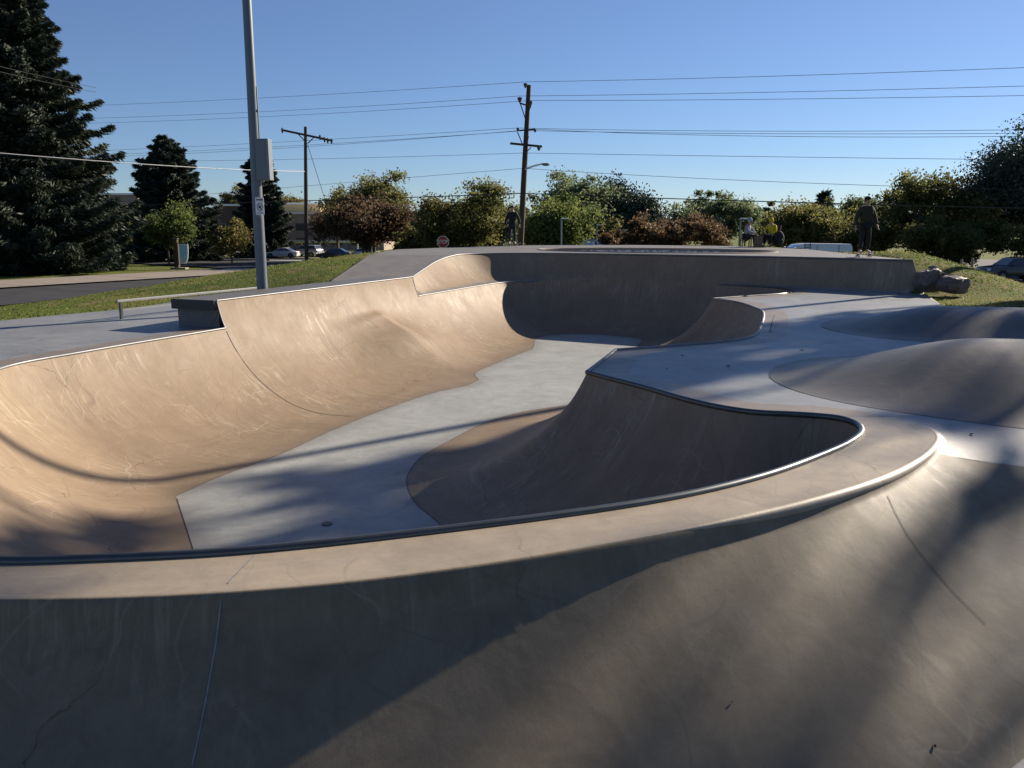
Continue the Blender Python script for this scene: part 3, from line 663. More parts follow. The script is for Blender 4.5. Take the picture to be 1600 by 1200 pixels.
drape('kerb', G([(-400, 387.4), (170, 397.2), (300, 399.8), (480, 404.6), (660, 405.4), (660, 406), (480, 405.3), (300, 400.6), (170, 398.1), (-400, 388)]), M['kerb'], 0.24, 3.0)
for (x0, y0, x1, y1) in ((220, 408.2, 265, 409.5), (292, 407.2, 312, 407.6), (420, 416.2, 464, 417.5), (420, 407.6, 470, 408.2), (120, 405.5, 160, 406.4)):
    drape('lane_marking', G([(x0, y0), (x1, y1), (x1 + 2, y1 + 0.8), (x0 + 2, y0 + 0.8)]), M['paint'], 0.16, 1.0)
drape('parking_lot', G([(1340, 428), (1500, 442), (1800, 470), (1800, 420), (1500, 404), (1200, 396), (1000, 397), (1000, 402)]), M['asphalt'], 0.11, 3.0)


# ------------------------------------------------------------------ TREES
def foliage_mat(name, cols, trans=0.3):
    m, n, l, b = mat_new(name); at = n.new('ShaderNodeAttribute'); at.attribute_name = 'tone'
    rp = n.new('ShaderNodeValToRGB'); cr = rp.color_ramp
    while len(cr.elements) < len(cols): cr.elements.new(0.5)
    for i, c in enumerate(cols): cr.elements[i].position = i / (len(cols) - 1); cr.elements[i].color = (*c, 1)
    l.new(at.outputs['Fac'], rp.inputs[0]); l.new(rp.outputs[0], b.inputs['Base Color']); b.inputs['Roughness'].default_value = 0.6; b.inputs['Specular IOR Level'].default_value = 0.25
    tr = n.new('ShaderNodeBsdfTranslucent'); l.new(rp.outputs[0], tr.inputs[0]); mx = n.new('ShaderNodeMixShader'); mx.inputs[0].default_value = trans
    l.new(b.outputs[0], mx.inputs[1]); l.new(tr.outputs[0], mx.inputs[2]); l.new(mx.outputs[0], n['Material Output'].inputs[0]); return m
FM = {
 'spruce': foliage_mat('spruce_needles', [(0.020, 0.029, 0.019), (0.036, 0.050, 0.034), (0.060, 0.076, 0.052)], 0.15),
 'pine': foliage_mat('pine_needles', [(0.0205, 0.0359, 0.0257), (0.0436, 0.0667, 0.0462), (0.077, 0.1026, 0.0667)], 0.12),
 'green': foliage_mat('green_leaves', [(0.052, 0.082, 0.022), (0.120, 0.160, 0.042), (0.220, 0.240, 0.070)], 0.5),
 'greygreen': foliage_mat('grey_green_leaves', [(0.0598, 0.0871, 0.049), (0.1223, 0.1578, 0.0816), (0.2176, 0.2503, 0.136)], 0.6),
 'olive': foliage_mat('olive_leaves', [(0.0598, 0.0707, 0.0244), (0.1223, 0.1279, 0.041), (0.2313, 0.2041, 0.0681)], 0.6),
 'rust': foliage_mat('rust_leaves', [(0.060, 0.044, 0.028), (0.115, 0.076, 0.044), (0.180, 0.120, 0.060)], 0.5),
 'brown': foliage_mat('brown_leaves', [(0.048, 0.046, 0.026), (0.098, 0.080, 0.040), (0.165, 0.120, 0.056)], 0.5),
 'yellow': foliage_mat('yellow_leaves', [(0.085, 0.085, 0.030), (0.170, 0.155, 0.050), (0.280, 0.225, 0.075)], 0.5),
}
def cards(name, P, size, tone, mat, parent, axis=None, aspect=1.6, drng=None):
    """a cloud of small leaf-shaped faces: centres P, unit long axes"""
    g = drng or rng; N = len(P)
    a = g.normal(size=(N, 3)) if axis is None else axis + g.normal(size=(N, 3)) * 0.35
    a /= np.linalg.norm(a, axis=1)[:, None]; r = g.normal(size=(N, 3)); b = np.cross(a, r); b /= np.linalg.norm(b, axis=1)[:, None]
    sz = size * g.uniform(0.6, 1.35, N); A = a * (sz * aspect / 2)[:, None]; B = b * (sz / 2)[:, None]
    V = np.stack([P - A, P + B * 0.9, P + A, P - B * 0.9], 1).reshape(-1, 3)
    me = bpy.data.meshes.new(name); me.vertices.add(N * 4); me.vertices.foreach_set('co', V.astype(np.float32).ravel())
    me.loops.add(N * 4); me.loops.foreach_set('vertex_index', np.arange(N * 4, dtype=np.int32)); me.polygons.add(N); me.polygons.foreach_set('loop_start', np.arange(0, N * 4, 4, dtype=np.int32))
    me.update(calc_edges=True); at = me.attributes.new('tone', 'FLOAT', 'FACE'); at.data.foreach_set('value', np.clip(tone, 0, 1).astype(np.float32))
    return link(name, me, mat, parent)
def leafy_tree(name, label, cat, base, H, W, kind, seed, crown0=0.25, leaves=5000, size=0.30, nclu=46, shape=1.0, sparse=0.0, group=None, tone_shift=0.0, trunks=1, fine=0.56, mult=3.1):
    """trunk, forking limbs, and leaf clumps of very different size hung on the limbs, so that the sky shows between them"""
    g = np.random.default_rng(seed); root = tag(empty(name, base), label, cat, group)
    size *= fine; leaves = int(leaves * mult); W *= 1.32; nclu = int(nclu * 1.5)
    z0 = H * crown0; hz = (H - z0) / 2; zc = z0 + hz
    lob = [(g.uniform(0, 6.28), g.uniform(0.75, 1.15), g.uniform(-0.3, 0.9)) for _ in range(7)]
    C = []; k = 0
    while len(C) < nclu:
        k += 1; p = g.normal(size=3); p /= np.linalg.norm(p); rr = g.uniform(0.25, 1.0) ** 0.6
        az = math.atan2(p[1], p[0]); f = 0.72
        for a_, s_, h_ in lob: f = max(f, s_ * math.exp(-((math.cos(az - a_) - 1) ** 2) * 2.2 - ((p[2] - h_) ** 2) * 1.6))
        if p[2] < -0.35 and g.random() < 0.45: continue
        q = p * rr * f
        C.append((q[0] * W / 2 * 0.95, q[1] * W / 2 * 0.95, min(zc + q[2] * hz * (1.0 if p[2] > 0 else 0.85), H * 0.965)))
    C = np.array(C); C[int(g.integers(nclu))][2] = H * 0.96
    cr = np.exp(g.normal(math.log(0.085), 0.42, nclu)) * min(W, H * 1.1) * (1 - 0.3 * sparse); ct = g.uniform(-0.26, 0.26, nclu) + tone_shift
    n_each = g.multinomial(leaves, (cr ** 2) / (cr ** 2).sum()); P = []; tn = []
    for c, r_, t, n_ in zip(C, cr, ct, n_each):
        d = g.normal(size=(n_, 3)); d /= np.linalg.norm(d, axis=1)[:, None]; sq = g.uniform(0.7, 1.5, 3) * [1, 1, 0.75]
        P.append(c + d * (r_ * g.random(n_) ** 0.55 * g.uniform(0.7, 1.5, n_))[:, None] * sq); tn.append(0.5 + t + g.normal(0, 0.20, n_))
    P = np.concatenate(P); tn = np.concatenate(tn)
    keep = P[:, 2] > 0.15; cards('crown', P[keep], size, tn[keep], FM[kind], root, drng=g, aspect=1.5)
    m = MB(); r0 = max(0.09, 0.018 * H)
    for q in range(trunks):
        ox = (q - (trunks - 1) / 2) * 0.5; top = Vector((g.normal(0, 0.04 * W), g.normal(0, 0.04 * W), zc + 0.35 * hz)); m.tube([(ox, 0, -0.3), (ox * 1.2, 0.02, z0 * 0.6), (ox * 1.5 + top.x * 0.5, top.y * 0.5, zc), top], [r0 * 1.25, r0, r0 * 0.6, r0 * 0.15], 8)
    for i in g.permutation(nclu)[:min(nclu, 34)]:
        c = Vector(C[i]); zb = z0 * 0.75 + (c.z - z0) * g.uniform(0.15, 0.5); f = np.clip(zb / (zc + 0.35 * hz), 0, 1); b0 = Vector((top.x * f * 0.5, top.y * f * 0.5, max(zb, 0.3)))
        mid = b0.lerp(c, 0.5) + Vector((g.normal(0, 0.06), g.normal(0, 0.06), 0.10)) * (c - b0).length; m.tube([b0, mid, c], [r0 * 0.42, r0 * 0.22, r0 * 0.06], 5, cap=False)
    m.build('trunk', M['bark'], root, smooth=True)
    return root
def spruce(name, label, base, H, Wd, seed, kind='spruce', size=0.42, whorls=30, per=9, dens=1.0, cat='spruce tree', droop=0.25, power=0.85, low=0.03, group=None):
    g = np.random.default_rng(seed); root = tag(empty(name, base), label, cat, group); P = []; A = []; tn = []; m = MB()
    m.tube([(0, 0, -0.3), (0, 0, H * 0.5), (0, 0, H * 0.97)], [0.018 * H, 0.010 * H, 0.02], 8)
    for w in range(whorls):
        f = low + (0.985 - low) * w / (whorls - 1); z = H * f; L = Wd / 2 * (1 - f) ** power * (0.55 + 0.45 * min(1, (f + 0.05) / 0.15)) + 0.15
        for k in range(per):
            az = g.uniform(0, 2 * math.pi); ll = L * g.uniform(0.5, 1.0) if g.random() < 0.85 else L * g.uniform(1.0, 1.25); dz = -droop * ll * g.uniform(0.4, 1.2); tip_up = 0.16 * ll
            t = np.linspace(0, 1, 7); x = ll * t * math.cos(az); y = ll * t * math.sin(az); zz = z + g.normal(0, 0.012 * H) + dz * np.sin(t * 1.9) + tip_up * t ** 3
            pt = np.stack([x, y, zz], 1)
            if g.random() < 0.4: m.tube([Vector(q) for q in pt[::2]], [0.05 * ll ** 0.5, 0.03, 0.02, 0.01], 4, cap=False)
            n = int(dens * (8 + 15 * ll)); tt = g.beta(1.5, 0.9, n); pp = np.stack([np.interp(tt, t, pt[:, i]) for i in range(3)], 1)
            wd = (0.10 + 0.17 * ll * np.sin(np.clip(tt, 0, 1) * math.pi * 0.9 + 0.2)); side = np.array([-math.sin(az), math.cos(az), 0])
            pp += side * (g.normal(0, 0.55, n) * wd)[:, None]; pp[:, 2] -= np.abs(g.normal(0, 0.24, n)) * (0.25 + 0.10 * ll)
            ax = np.array([math.cos(az), math.sin(az), -0.45]) + side * g.normal(0, 0.5, (n, 1)); P.append(pp); A.append(ax); tn.append(0.45 + g.uniform(-0.15, 0.15) + g.normal(0, 0.2, n))
    P = np.concatenate(P); keep = P[:, 2] > 0.05; cards('crown', P[keep], size, np.concatenate(tn)[keep], FM[kind], root, axis=np.concatenate(A)[keep], aspect=4.2, drng=g)
    m.build('trunk', M['bark'], root); return root
def tree_at(pxc, d, top_y, left, right):
    """base point, height and width of a tree from the columns and top row it fills in the photo, at depth d"""
    X = xat(pxc, d, -4.0); z = float(terrain(np.array([[X, d]]))[0]); zc = d * cP; top = d * (-( (top_y - 600) / F * cP + sP)) / (cP - (top_y - 600) / F * sP)
    return (X, d, z), top - z, (right - left) / F * (d * cP + 0.8)
b, H, W = tree_at(62, 78, -75, -110, 200); spruce('spruce_tree', 'huge dark blue green spruce standing on the lawn at the far left', b, H, W, 11, whorls=58, per=15, size=0.15, dens=5.5, power=0.62, low=0.015)
b, H, W = tree_at(272, 108, 214, 178, 352); spruce('spruce_tree', 'broad dark spruce behind the post with the blue banner', b, H, W, 12, whorls=36, per=15, size=0.17, dens=5.0, power=0.50, low=0.02)
b, H, W = tree_at(413, 122, 243, 368, 456); spruce('spruce_tree', 'narrow dark spruce directly behind the grey steel light pole', b, H, W, 13, whorls=34, per=14, size=0.18, dens=5.0, power=0.36, low=0.02)
def lt(pxc, d, top, l, r, kind, seed, label, name='leafy_tree', cat='tree', **k):
    b, H, W = tree_at(pxc, d, top, l, r); return leafy_tree(name, label, cat, b, H, W, kind, seed, **k)
lt(264, 97, 328, 228, 300, 'green', 21, 'small round yellowish green tree behind the blue banner post', crown0=0.28, leaves=5000, size=0.34, nclu=40)
lt(362, 99, 345, 332, 390, 'yellow', 22, 'low yellow green bush between the broad spruce and the light pole', 'leafy_bush', 'bush', crown0=0.08, leaves=3000, size=0.34)
lt(372, 192, 290, 345, 396, 'yellow', 23, 'golden tree top showing above the dark brick building', crown0=0.3, leaves=2600, size=0.5)
lt(462, 205, 296, 448, 490, 'yellow', 24, 'orange yellow tree behind the flat roof of the cream building', crown0=0.3, leaves=1800, size=0.55)
lt(528, 118, 297, 496, 562, 'greygreen', 25, 'thin grey green tree right of the wooden pole with the long crossarm', crown0=0.2, leaves=3400, size=0.40, sparse=0.6)
lt(585, 104, 271, 532, 652, 'olive', 26, 'tall olive green tree rising behind the rusty red tree', crown0=0.2, leaves=7000, size=0.40, nclu=60)
lt(574, 90, 298, 508, 640, 'rust', 27, 'rusty red broad tree with bare limbs beside the parking lot', crown0=0.12, leaves=8500, size=0.34, nclu=70, trunks=2)
lt(722, 82, 286, 640, 800, 'olive', 28, 'dark olive brown open crowned tree behind the stop sign', crown0=0.10, leaves=9000, size=0.32, nclu=80, trunks=2)
lt(768, 96, 318, 738, 822, 'greygreen', 29, 'dusty grey green tree left of the tall leaning utility pole', crown0=0.1, leaves=4500, size=0.38)
lt(652, 86, 352, 622, 690, 'olive', 30, 'small olive bush just left of the stop sign', 'leafy_bush', 'bush', crown0=0.04, leaves=3000, size=0.32)
lt(870, 80, 305, 822, 928, 'green', 31, 'bright green full round tree right of the leaning utility pole', crown0=0.06, leaves=9000, size=0.32, nclu=60, tone_shift=0.05)
lt(888, 108, 266, 832, 940, 'greygreen', 32, 'tall pale grey green tree rising behind the bright green tree', crown0=0.12, leaves=6500, size=0.42, nclu=50)
b, H, W = tree_at(986, 112, 288, 936, 1038); leafy_tree('pine_tree', 'dark blunt pine behind the orange brown tree', 'pine tree', b, H, W, 'pine', 33, crown0=0.12, leaves=9000, size=0.42, nclu=60)
lt(1040, 86, 334, 962, 1118, 'rust', 34, 'wide low orange brown tree behind the tiled pool edge', crown0=0.05, leaves=9000, size=0.32, nclu=70, tone_shift=0.05)
lt(946, 92, 345, 915, 990, 'olive', 35, 'low olive tree beside the pale gable roof', crown0=0.05, leaves=3600, size=0.36)
lt(1118, 100, 295, 1046, 1192, 'greygreen', 36, 'tall open crowned grey green tree behind the seated people', crown0=0.2, leaves=7000, size=0.36, nclu=60, sparse=0.6, trunks=3)
lt(1250, 84, 309, 1186, 1335, 'olive', 37, 'brown green broad tree behind the white van', crown0=0.05, leaves=9500, size=0.32, nclu=76)
b, H, W = tree_at(1282, 118, 303, 1252, 1312); spruce('spruce_tree', 'small pointed conifer tip showing above the tree behind the van', b, H, W, 38, whorls=20, per=9, size=0.5, kind='pine')
lt(1350, 112, 303, 1318, 1398, 'greygreen', 39, 'sparse thin leaved tree behind the skater in the dark jacket', crown0=0.25, leaves=2600, size=0.40, sparse=0.9)
lt(1340, 80, 350, 1300, 1400, 'olive', 40, 'low dark olive hedge tree behind the right end of the platform', crown0=0.03, leaves=5500, size=0.32)
lt(1448, 82, 270, 1372, 1520, 'olive', 41, 'tall olive tree with open top right of the skater in the dark jacket', crown0=0.1, leaves=9000, size=0.34, nclu=74, sparse=0.3)
lt(1500, 74, 330, 1420, 1580, 'olive', 42, 'bushy dark green tree with yellow tinge above the grass bank', crown0=0.02, leaves=9000, size=0.30, nclu=74)
b, H, W = tree_at(1508, 106, 276, 1470, 1560); leafy_tree('pine_tree', 'dark pine crown between the olive tree and the big conifer at the right edge', 'pine tree', b, H, W, 'pine', 43, crown0=0.1, leaves=6000, size=0.4)
b, H, W = tree_at(1610, 80, 185, 1525, 1720); leafy_tree('pine_tree', 'massive dark conifer at the right edge of the picture', 'pine tree', b, H, W, 'pine', 44, crown0=0.05, leaves=30000, size=0.30, nclu=130)
lt(230, 132, 330, 150, 340, 'olive', 45, 'dark shrubbery in front of the dark brick building', 'leafy_bush', 'bush', crown0=0.02, leaves=4000, size=0.5)
# far belt of trees that closes the horizon
far_lab = 'far dark tree of the belt along the horizon'
for i, pxc in enumerate(range(-170, 1800, 58)):
    d = 235 + 20 * math.sin(i * 2.1); b, H, W = tree_at(pxc, d, 326 - 10 * math.sin(i * 1.7), pxc - 58, pxc + 58)
    leafy_tree('leafy_tree', far_lab, 'tree', b, H, W, ['pine', 'brown', 'pine', 'olive'][i % 4], 60 + i, crown0=0.03, leaves=4200, size=0.95, nclu=30, group='far belt of trees along the horizon')
# trees just beyond the right edge of the picture; their crowns throw the dappled shade
def pq(q, s): return (q * -0.609 + s * 0.793, q * 0.793 + s * 0.609)
for i, (q, s_, H, W, nl, c0) in enumerate(((8.6, 50, 27.5, 4.6, 1350, 0.50), (6.4, 50, 21.6, 6.2, 1400, 0.56), (1.3, 50, 26.5, 5.6, 620, 0.52), (-4.2, 48, 25, 6.0, 1000, 0.5))):
    x, y = pq(q, s_); z = float(terrain(np.array([[x, y]]))[0])
    leafy_tree('leafy_tree', 'tall loose crowned tree just beyond the right edge of the picture', 'tree', (x, y, z), H, W, 'olive', 100 + i, crown0=c0, leaves=nl, size=0.40, nclu=26, sparse=0.2, fine=1.0, mult=1.0, group='trees beyond the right edge')

# ------------------------------------------------------------------ POLES AND WIRES
def on_ground(x, y): return (x, y, float(terrain(np.array([[x, y]]))[0]))
lx, ly = xat(411.8, 18.9, -1.9), 18.9
lightpole = tag(empty('light_pole', (lx, ly, -1.97)), 'tall tapered grey steel light pole behind the ledge carrying a cabinet and small white sign', 'light pole')
lean = 0.004
m = MB(); m.tube([(0, 0, -0.3), (0, 0, 2.0), (lean * 4, 0, 6.0), (lean * 10, 0, 12.0)], [0.122, 0.117, 0.098, 0.078], 20); m.build('shaft', M['polegrey'], lightpole, smooth=True)
m = MB(); m.box((0.20, 0.0, 3.36), (0.30, 0.30, 0.88)); cab = m.build('cabinet', M['boxgrey'], lightpole, bevel=0.012)
m = MB(); m.box((0.20, -0.158, 3.36), (0.26, 0.012, 0.82)); m.build('cabinet_door', M['boxgrey'], cab, bevel=0.004)
m = MB(); m.box((0.11, 0, 4.4), (0.05, 0.06, 0.05)); m.tube([(0.118, 0, 3.78), (0.118, 0, 4.3), (0.116, 0, 4.9)], 0.018, 8); m.build('conduit', M['polegrey'], lightpole)
m = MB(); m.box((0, 0, 0), (0.185, 0.006, 0.37)); sg = m.build('notice_sign', M['white'], lightpole); sg.location = (0.085, -0.135, 2.36)
m = MB(); m.box((0, -0.005, 0.135), (0.15, 0.004, 0.03)); m.box((0, -0.005, -0.15), (0.15, 0.004, 0.012))
m.tube([(0.055 * math.cos(a), -0.006, -0.02 + 0.085 * math.sin(a)) for a in np.linspace(0, 2 * math.pi, 20)], 0.007, 5, cap=False); m.tube([(-0.035, -0.006, 0.045), (0.035, -0.006, -0.085)], 0.007, 5)
m.box((0.0, -0.006, -0.02), (0.05, 0.004, 0.06)); m.build('printed_symbol', simple('sign_ink', (0.09, 0.09, 0.09), 0.7), sg)
# tall lamp pole just beyond the right edge: its shadow crosses the deck and the bowl
x0, y0 = 20.9, 31.0; b = on_ground(x0, y0)
lp2 = tag(empty('light_pole', b), 'grey steel light pole just beyond the right edge of the picture', 'light pole')
m = MB(); m.tube([(0, 0, -0.3), (0, 0, 5), (0, 0, 16.6)], [0.15, 0.145, 0.115], 16); m.build('shaft', M['polegrey'], lp2, smooth=True)
m = MB(); m.box((0, 0, 16.7), (0.9, 0.4, 0.25)); m.build('lamp_head', M['boxgrey'], lp2, bevel=0.03)

def V3(a): return Vector([float(q) for q in a])
def pole_frame(bot, top):
    return (top - bot).normalized()
# leaning utility pole in the centre
UB = V3(atd(810.5, 432, 57)); UT = V3(atd(826.5, 133, 57)); UB.z = on_ground(UB.x, UB.y)[2]
up_ = tag(empty('utility_pole', UB), 'tall leaning wooden utility pole with two crossarms and a street lamp arm in the middle', 'utility pole')
def U(p): return V3(p) - UB
def UP(x, y, d=57): return U(atd(x, y, d))
m = MB(); m.tube([Vector((0, 0, -0.5)), (UT - UB) * 0.5, UT - UB], [0.215, 0.19, 0.145], 12); m.build('shaft', M['wood'], up_, smooth=True)
m = MB(); m.tube([UP(797, 224, 56.7), UP(847, 229, 56.7)], 0.075, 4); m.build('crossarm', M['wood'], up_)
m = MB(); m.tube([UP(811, 204, 56.7), UP(836, 202, 56.7)], 0.05, 4); m.build('crossarm', M['wood'], up_)
m = MB(); m.tube([UP(812, 161, 56.7), UP(830, 167, 56.7)], 0.05, 4); m.build('crossarm', M['wood'], up_)
for (a, b2) in (((813, 162), (821, 186)), ((829, 167), (823, 180)), ((808.5, 206), (817, 227)), ((826, 213), (822, 225)), ((830, 230), (822, 238))):
    m = MB(); m.tube([UP(*a, 56.7), UP(*b2, 56.8)], 0.035, 5); m.build('brace', M['wood'], up_)
for (x, y, h) in ((821, 131, 1.0), (812, 153, 1.2), (829, 159, 1.0), (809, 201, 0.6), (836, 203, 0.6), (842, 230, 0.9)):
    p = UP(x, y, 56.6); m = MB(); m.tube([p + Vector((0, 0, -0.25 * h)), p + Vector((0, 0, -0.08)), p, p + Vector((0, 0, 0.06))], [0.05, 0.10 * h + 0.02, 0.12 * h + 0.02, 0.04], 8); m.build('insulator', M['insul'], up_, smooth=True)
m = MB(); m.tube([UP(821, 264, 56.8), UP(835, 259, 56.4), UP(850, 255.5, 56.0)], [0.07, 0.06, 0.05], 8); arm = m.build('lamp_arm', M['white'], up_, smooth=True)
p = UP(853, 257, 55.9); m = MB(); m.ball(p, (0.28, 0.16, 0.10)); m.build('lamp_head', M['boxgrey'], arm, smooth=True)
# wooden pole on the left
LB = V3(gnd(479, 420)); LB.z = on_ground(LB.x, LB.y)[2]; dL = LB.y
lp_ = tag(empty('utility_pole', LB), 'upright wooden utility pole with one long slanting crossarm left of the rusty tree', 'utility pole')
def LP(x, y): return V3(atd(x, y, dL)) - LB
m = MB(); m.tube([Vector((0, 0, -0.5)), LP(478, 300), LP(477.3, 198)], [0.21, 0.19, 0.15], 12); m.build('shaft', M['wood'], lp_, smooth=True)
m = MB(); m.tube([LP(440, 203), LP(520, 220)], 0.10, 4); ca_ = m.build('crossarm', M['wood'], lp_)
for a, b2 in (((465, 208.5), (476, 220)), ((491, 214), (481, 224))): m = MB(); m.tube([LP(*a), LP(*b2)], 0.05, 5); m.build('brace', M['wood'], lp_)
for x, y in ((441, 202), (500, 213), (507, 216.5), (512, 218), (518, 219)):
    p = LP(x, y); m = MB(); m.tube([p + Vector((0, 0, -0.35)), p + Vector((0, 0, 0.0)), p + Vector((0, 0, 0.15))], [0.07, 0.13, 0.05], 7); m.build('insulator', M['insul'], lp_, smooth=True)
m = MB(); m.tube([LP(481, 227), LP(512, 325), LP(554, 400)], 0.025, 5); m.build('guy_wire', M['wire'], lp_)
def wire(label, p0, pm, p1, r=0.013, mat='wire', group='wires of the pole line'):
    A, B, C_ = [V3(atd(*q)) for q in (p0, pm, p1)]
    tm = (B - A).length / ((B - A).length + (C_ - B).length); pts = []
    for t in np.linspace(0, 1, 22):
        L0 = (t - tm) * (t - 1) / ((0 - tm) * (0 - 1)); L1 = t * (t - 1) / (tm * (tm - 1)); L2 = t * (t - tm) / (1 - tm); pts.append(A * L0 + B * L1 + C_ * L2)
    m = MB(); m.tube(pts, r, 5); o = m.build('overhead_wire', M[mat], None, smooth=True); tag(o, label, 'wire', group)
D0, DM, D1 = 100, 57, 43
sp = [
 ('topmost overhead wire left of the leaning pole', 'topmost overhead wire right of the leaning pole', (-40, 171), (400, 153.5), (820.5, 128), (1210, 119), (1720, 101)),
 ('second overhead wire from the top, left of the leaning pole', 'second overhead wire from the top, right of the leaning pole', (-40, 189), (400, 175), (812, 150), (1210, 144), (1720, 131)),
 ('third overhead wire from the top, left of the leaning pole', 'third overhead wire from the top, right of the leaning pole', (-40, 196), (400, 183), (829, 157), (1210, 155), (1720, 147)),
 ('upper of the three close wires left of the leaning pole', 'upper of the three close wires right of the leaning pole', (-40, 243), (400, 224), (809, 200), (1210, 205), (1720, 201)),
 ('middle of the three close wires left of the leaning pole', 'middle of the three close wires right of the leaning pole', (-40, 248), (400, 231), (822, 204), (1210, 209), (1720, 207)),
 ('lowest of the three close wires left of the leaning pole', 'lowest of the three close wires right of the leaning pole', (-40, 251), (400, 234), (836, 202), (1210, 213), (1720, 211)),
 ('single wire below the long crossarm, left of the leaning pole', 'single wire below the long crossarm, right of the leaning pole', (-40, 252), (400, 250), (820, 239), (1210, 245), (1720, 251)),
 ('sagging thin wire just above the street lamp arm, left side', 'sagging thin wire just above the street lamp arm, right side', (-40, 335), (400, 297), (818, 263), (1210, 284), (1720, 299)),
]
for a, b2, q0, q1, q2, q3, q4 in sp:
    wire(a, (*q0, D0), (*q1, 76), (*q2, 56.6)); wire(b2, (*q2, 56.6), (*q3, 49), (*q4, D1))
wire('lowest thick black cable left of the leaning pole', (-40, 325, 100), (500, 313, 72), (815, 302, 56.8), 0.034)
wire('lowest thick black cable right of the leaning pole', (815, 302, 56.8), (1200, 315, 49), (1720, 328, 43), 0.030)
wire('pale sunlit cable running from the left edge to the left wooden pole', (-60, 234, 52), (230, 257, 64), (478, 268, dL), 0.030, 'wire_lit')
wire('upper of the two cables in front of the huge spruce', (-60, 88, 48), (60, 118, 54), (150, 137, 58), 0.013)
wire('lower of the two cables in front of the huge spruce', (-60, 96, 48), (60, 126, 54), (150, 144, 58), 0.013)
# poles beyond both edges that carry the line on
for x, y, d in ((-40, 165, D0), (1720, 95, D1)):
    t = V3(atd(x, y, d)); bb = Vector(on_ground(t.x, t.y)); e = tag(empty('utility_pole', bb), 'wooden utility pole beyond the edge of the picture', 'utility pole', 'utility poles beyond the picture edges')
    m = MB(); m.tube([Vector((0, 0, -0.5)), t - bb + Vector((0, 0, 0.2))], [0.2, 0.14], 10); m.build('shaft', M['wood'], e, smooth=True)
    m = MB(); m.tube([t - bb + Vector((-1, 0, -3.6)), t - bb + Vector((1, 0, -3.6))], 0.08, 4); m.build('crossarm', M['wood'], e)
# parking lamps
for x, yt, d, lab in ((877, 342, 70, 'tallest pale parking lamp, in front of the bright green tree'), (932, 352, 82, 'pale parking lamp in front of the gable roof'), (972, 360, 92, 'small pale parking lamp left of the orange brown tree'), (1157, 342, 72, 'pale parking lamp behind the person in the grey hoodie')):
    t = V3(atd(x, yt, d)); bb = Vector(on_ground(t.x, t.y)); e = tag(empty('parking_lamp', bb), lab, 'street lamp', 'parking lot lamps'); h = t.z - bb.z
    m = MB(); m.tube([(0, 0, -0.2), (0, 0, h)], [0.085, 0.07], 8); m.build('post', M['boxgrey'], e, smooth=True)
    m = MB(); m.box((0.30, 0, h + 0.03), (0.62, 0.25, 0.10)); m.build('lamp_head', M['white'], e, bevel=0.02)

# ------------------------------------------------------------------ SIGNS
p = V3(atd(692, 378, 54)); bb = Vector(on_ground(p.x, p.y)); ss = tag(empty('stop_sign', bb), 'red octagonal STOP sign on a post behind the platform', 'stop sign'); h = p.z - bb.z
m = MB(); m.tube([(0, 0.03, -0.3), (0, 0.03, h + 0.36)], 0.03, 6); m.build('post', M['boxgrey'], ss)
oc = lambda r: [(r * math.cos(R_(22.5 + 45 * k)), r * math.sin(R_(22.5 + 45 * k)) + h) for k in range(8)]
m = MB(); m.prism(oc(0.405), -0.010, 0.0); m.build('border', M['white'], ss); m = MB(); m.prism(oc(0.375), -0.016, -0.0105); m.build('plate', M['red'], ss)
def text_mesh(name, s, size, mat, parent, loc, rot=(math.pi / 2, 0, 0), ext=0.002, width=None):
    cu = bpy.data.curves.new('lettering', 'FONT'); cu.body = s; cu.size = size; cu.extrude = ext; cu.align_x = 'CENTER'; cu.align_y = 'CENTER'
    t = bpy.data.objects.new('lettering', cu); COL.objects.link(t); dg = bpy.context.evaluated_depsgraph_get(); me = bpy.data.meshes.new_from_object(t.evaluated_get(dg)); bpy.data.objects.remove(t)
    o = link(name, me, mat, parent); me.materials.clear(); me.materials.append(mat); o.location = loc; o.rotation_euler = rot
    if width: o.scale = (width, 1, 1)
    return o
text_mesh('lettering', 'STOP', 0.34, M['white'], ss, (0, -0.020, h), width=0.78)
# banner post
pb = gnd(277.5, 420.5); bb = Vector(on_ground(pb[0], pb[1])); k = pb[1] / F; bs_ = tag(empty('banner_post', bb), 'dark brown post with a hanging blue and white curved banner on the left lawn', 'sign')
m = MB(); m.box((0, 0, 1.45), (0.42, 0.42, 3.1)); m.build('post', M['wood'], bs_); m = MB(); m.box((0, 0, 3.02), (0.55, 0.55, 0.10)); m.build('post_cap', M['wood'], bs_)
m = MB(); m.box((0.2, 0, 0.10), (1.5, 0.9, 0.16)); m.build('footing', M['kerb'], bs_)
m = MB(); m.box((0.62, 0, 2.62), (1.15, 0.10, 0.10)); m.build('arm', M['wood'], bs_)
def ban(o): return [(0.30 + o, 2.5 - o), (1.22 - o, 2.5 - o), (1.20 - o, 1.7), (1.12 - o, 1.1), (0.98 - o, 0.72), (0.84 - o, 0.56 + o), (0.34 + o, 0.56 + o)]
m = MB(); m.prism(ban(0.0), -0.03, 0.03); bn = m.build('banner', M['white'], bs_)
bl = [(0.36, 2.44), (1.10, 2.44), (1.07, 1.7), (0.98, 1.1), (0.82, 0.80), (0.60, 0.66), (0.40, 0.66)]
m = MB(); m.prism(bl, -0.045, -0.0305); m.build('blue_field', M['banner'], bn)
m = MB(); m.tube([(0.45, -0.05, 0.85), (0.62, -0.05, 1.15), (0.72, -0.05, 1.05), (0.86, -0.05, 1.4)], 0.035, 5); m.build('white_swoosh', M['white'], bn)

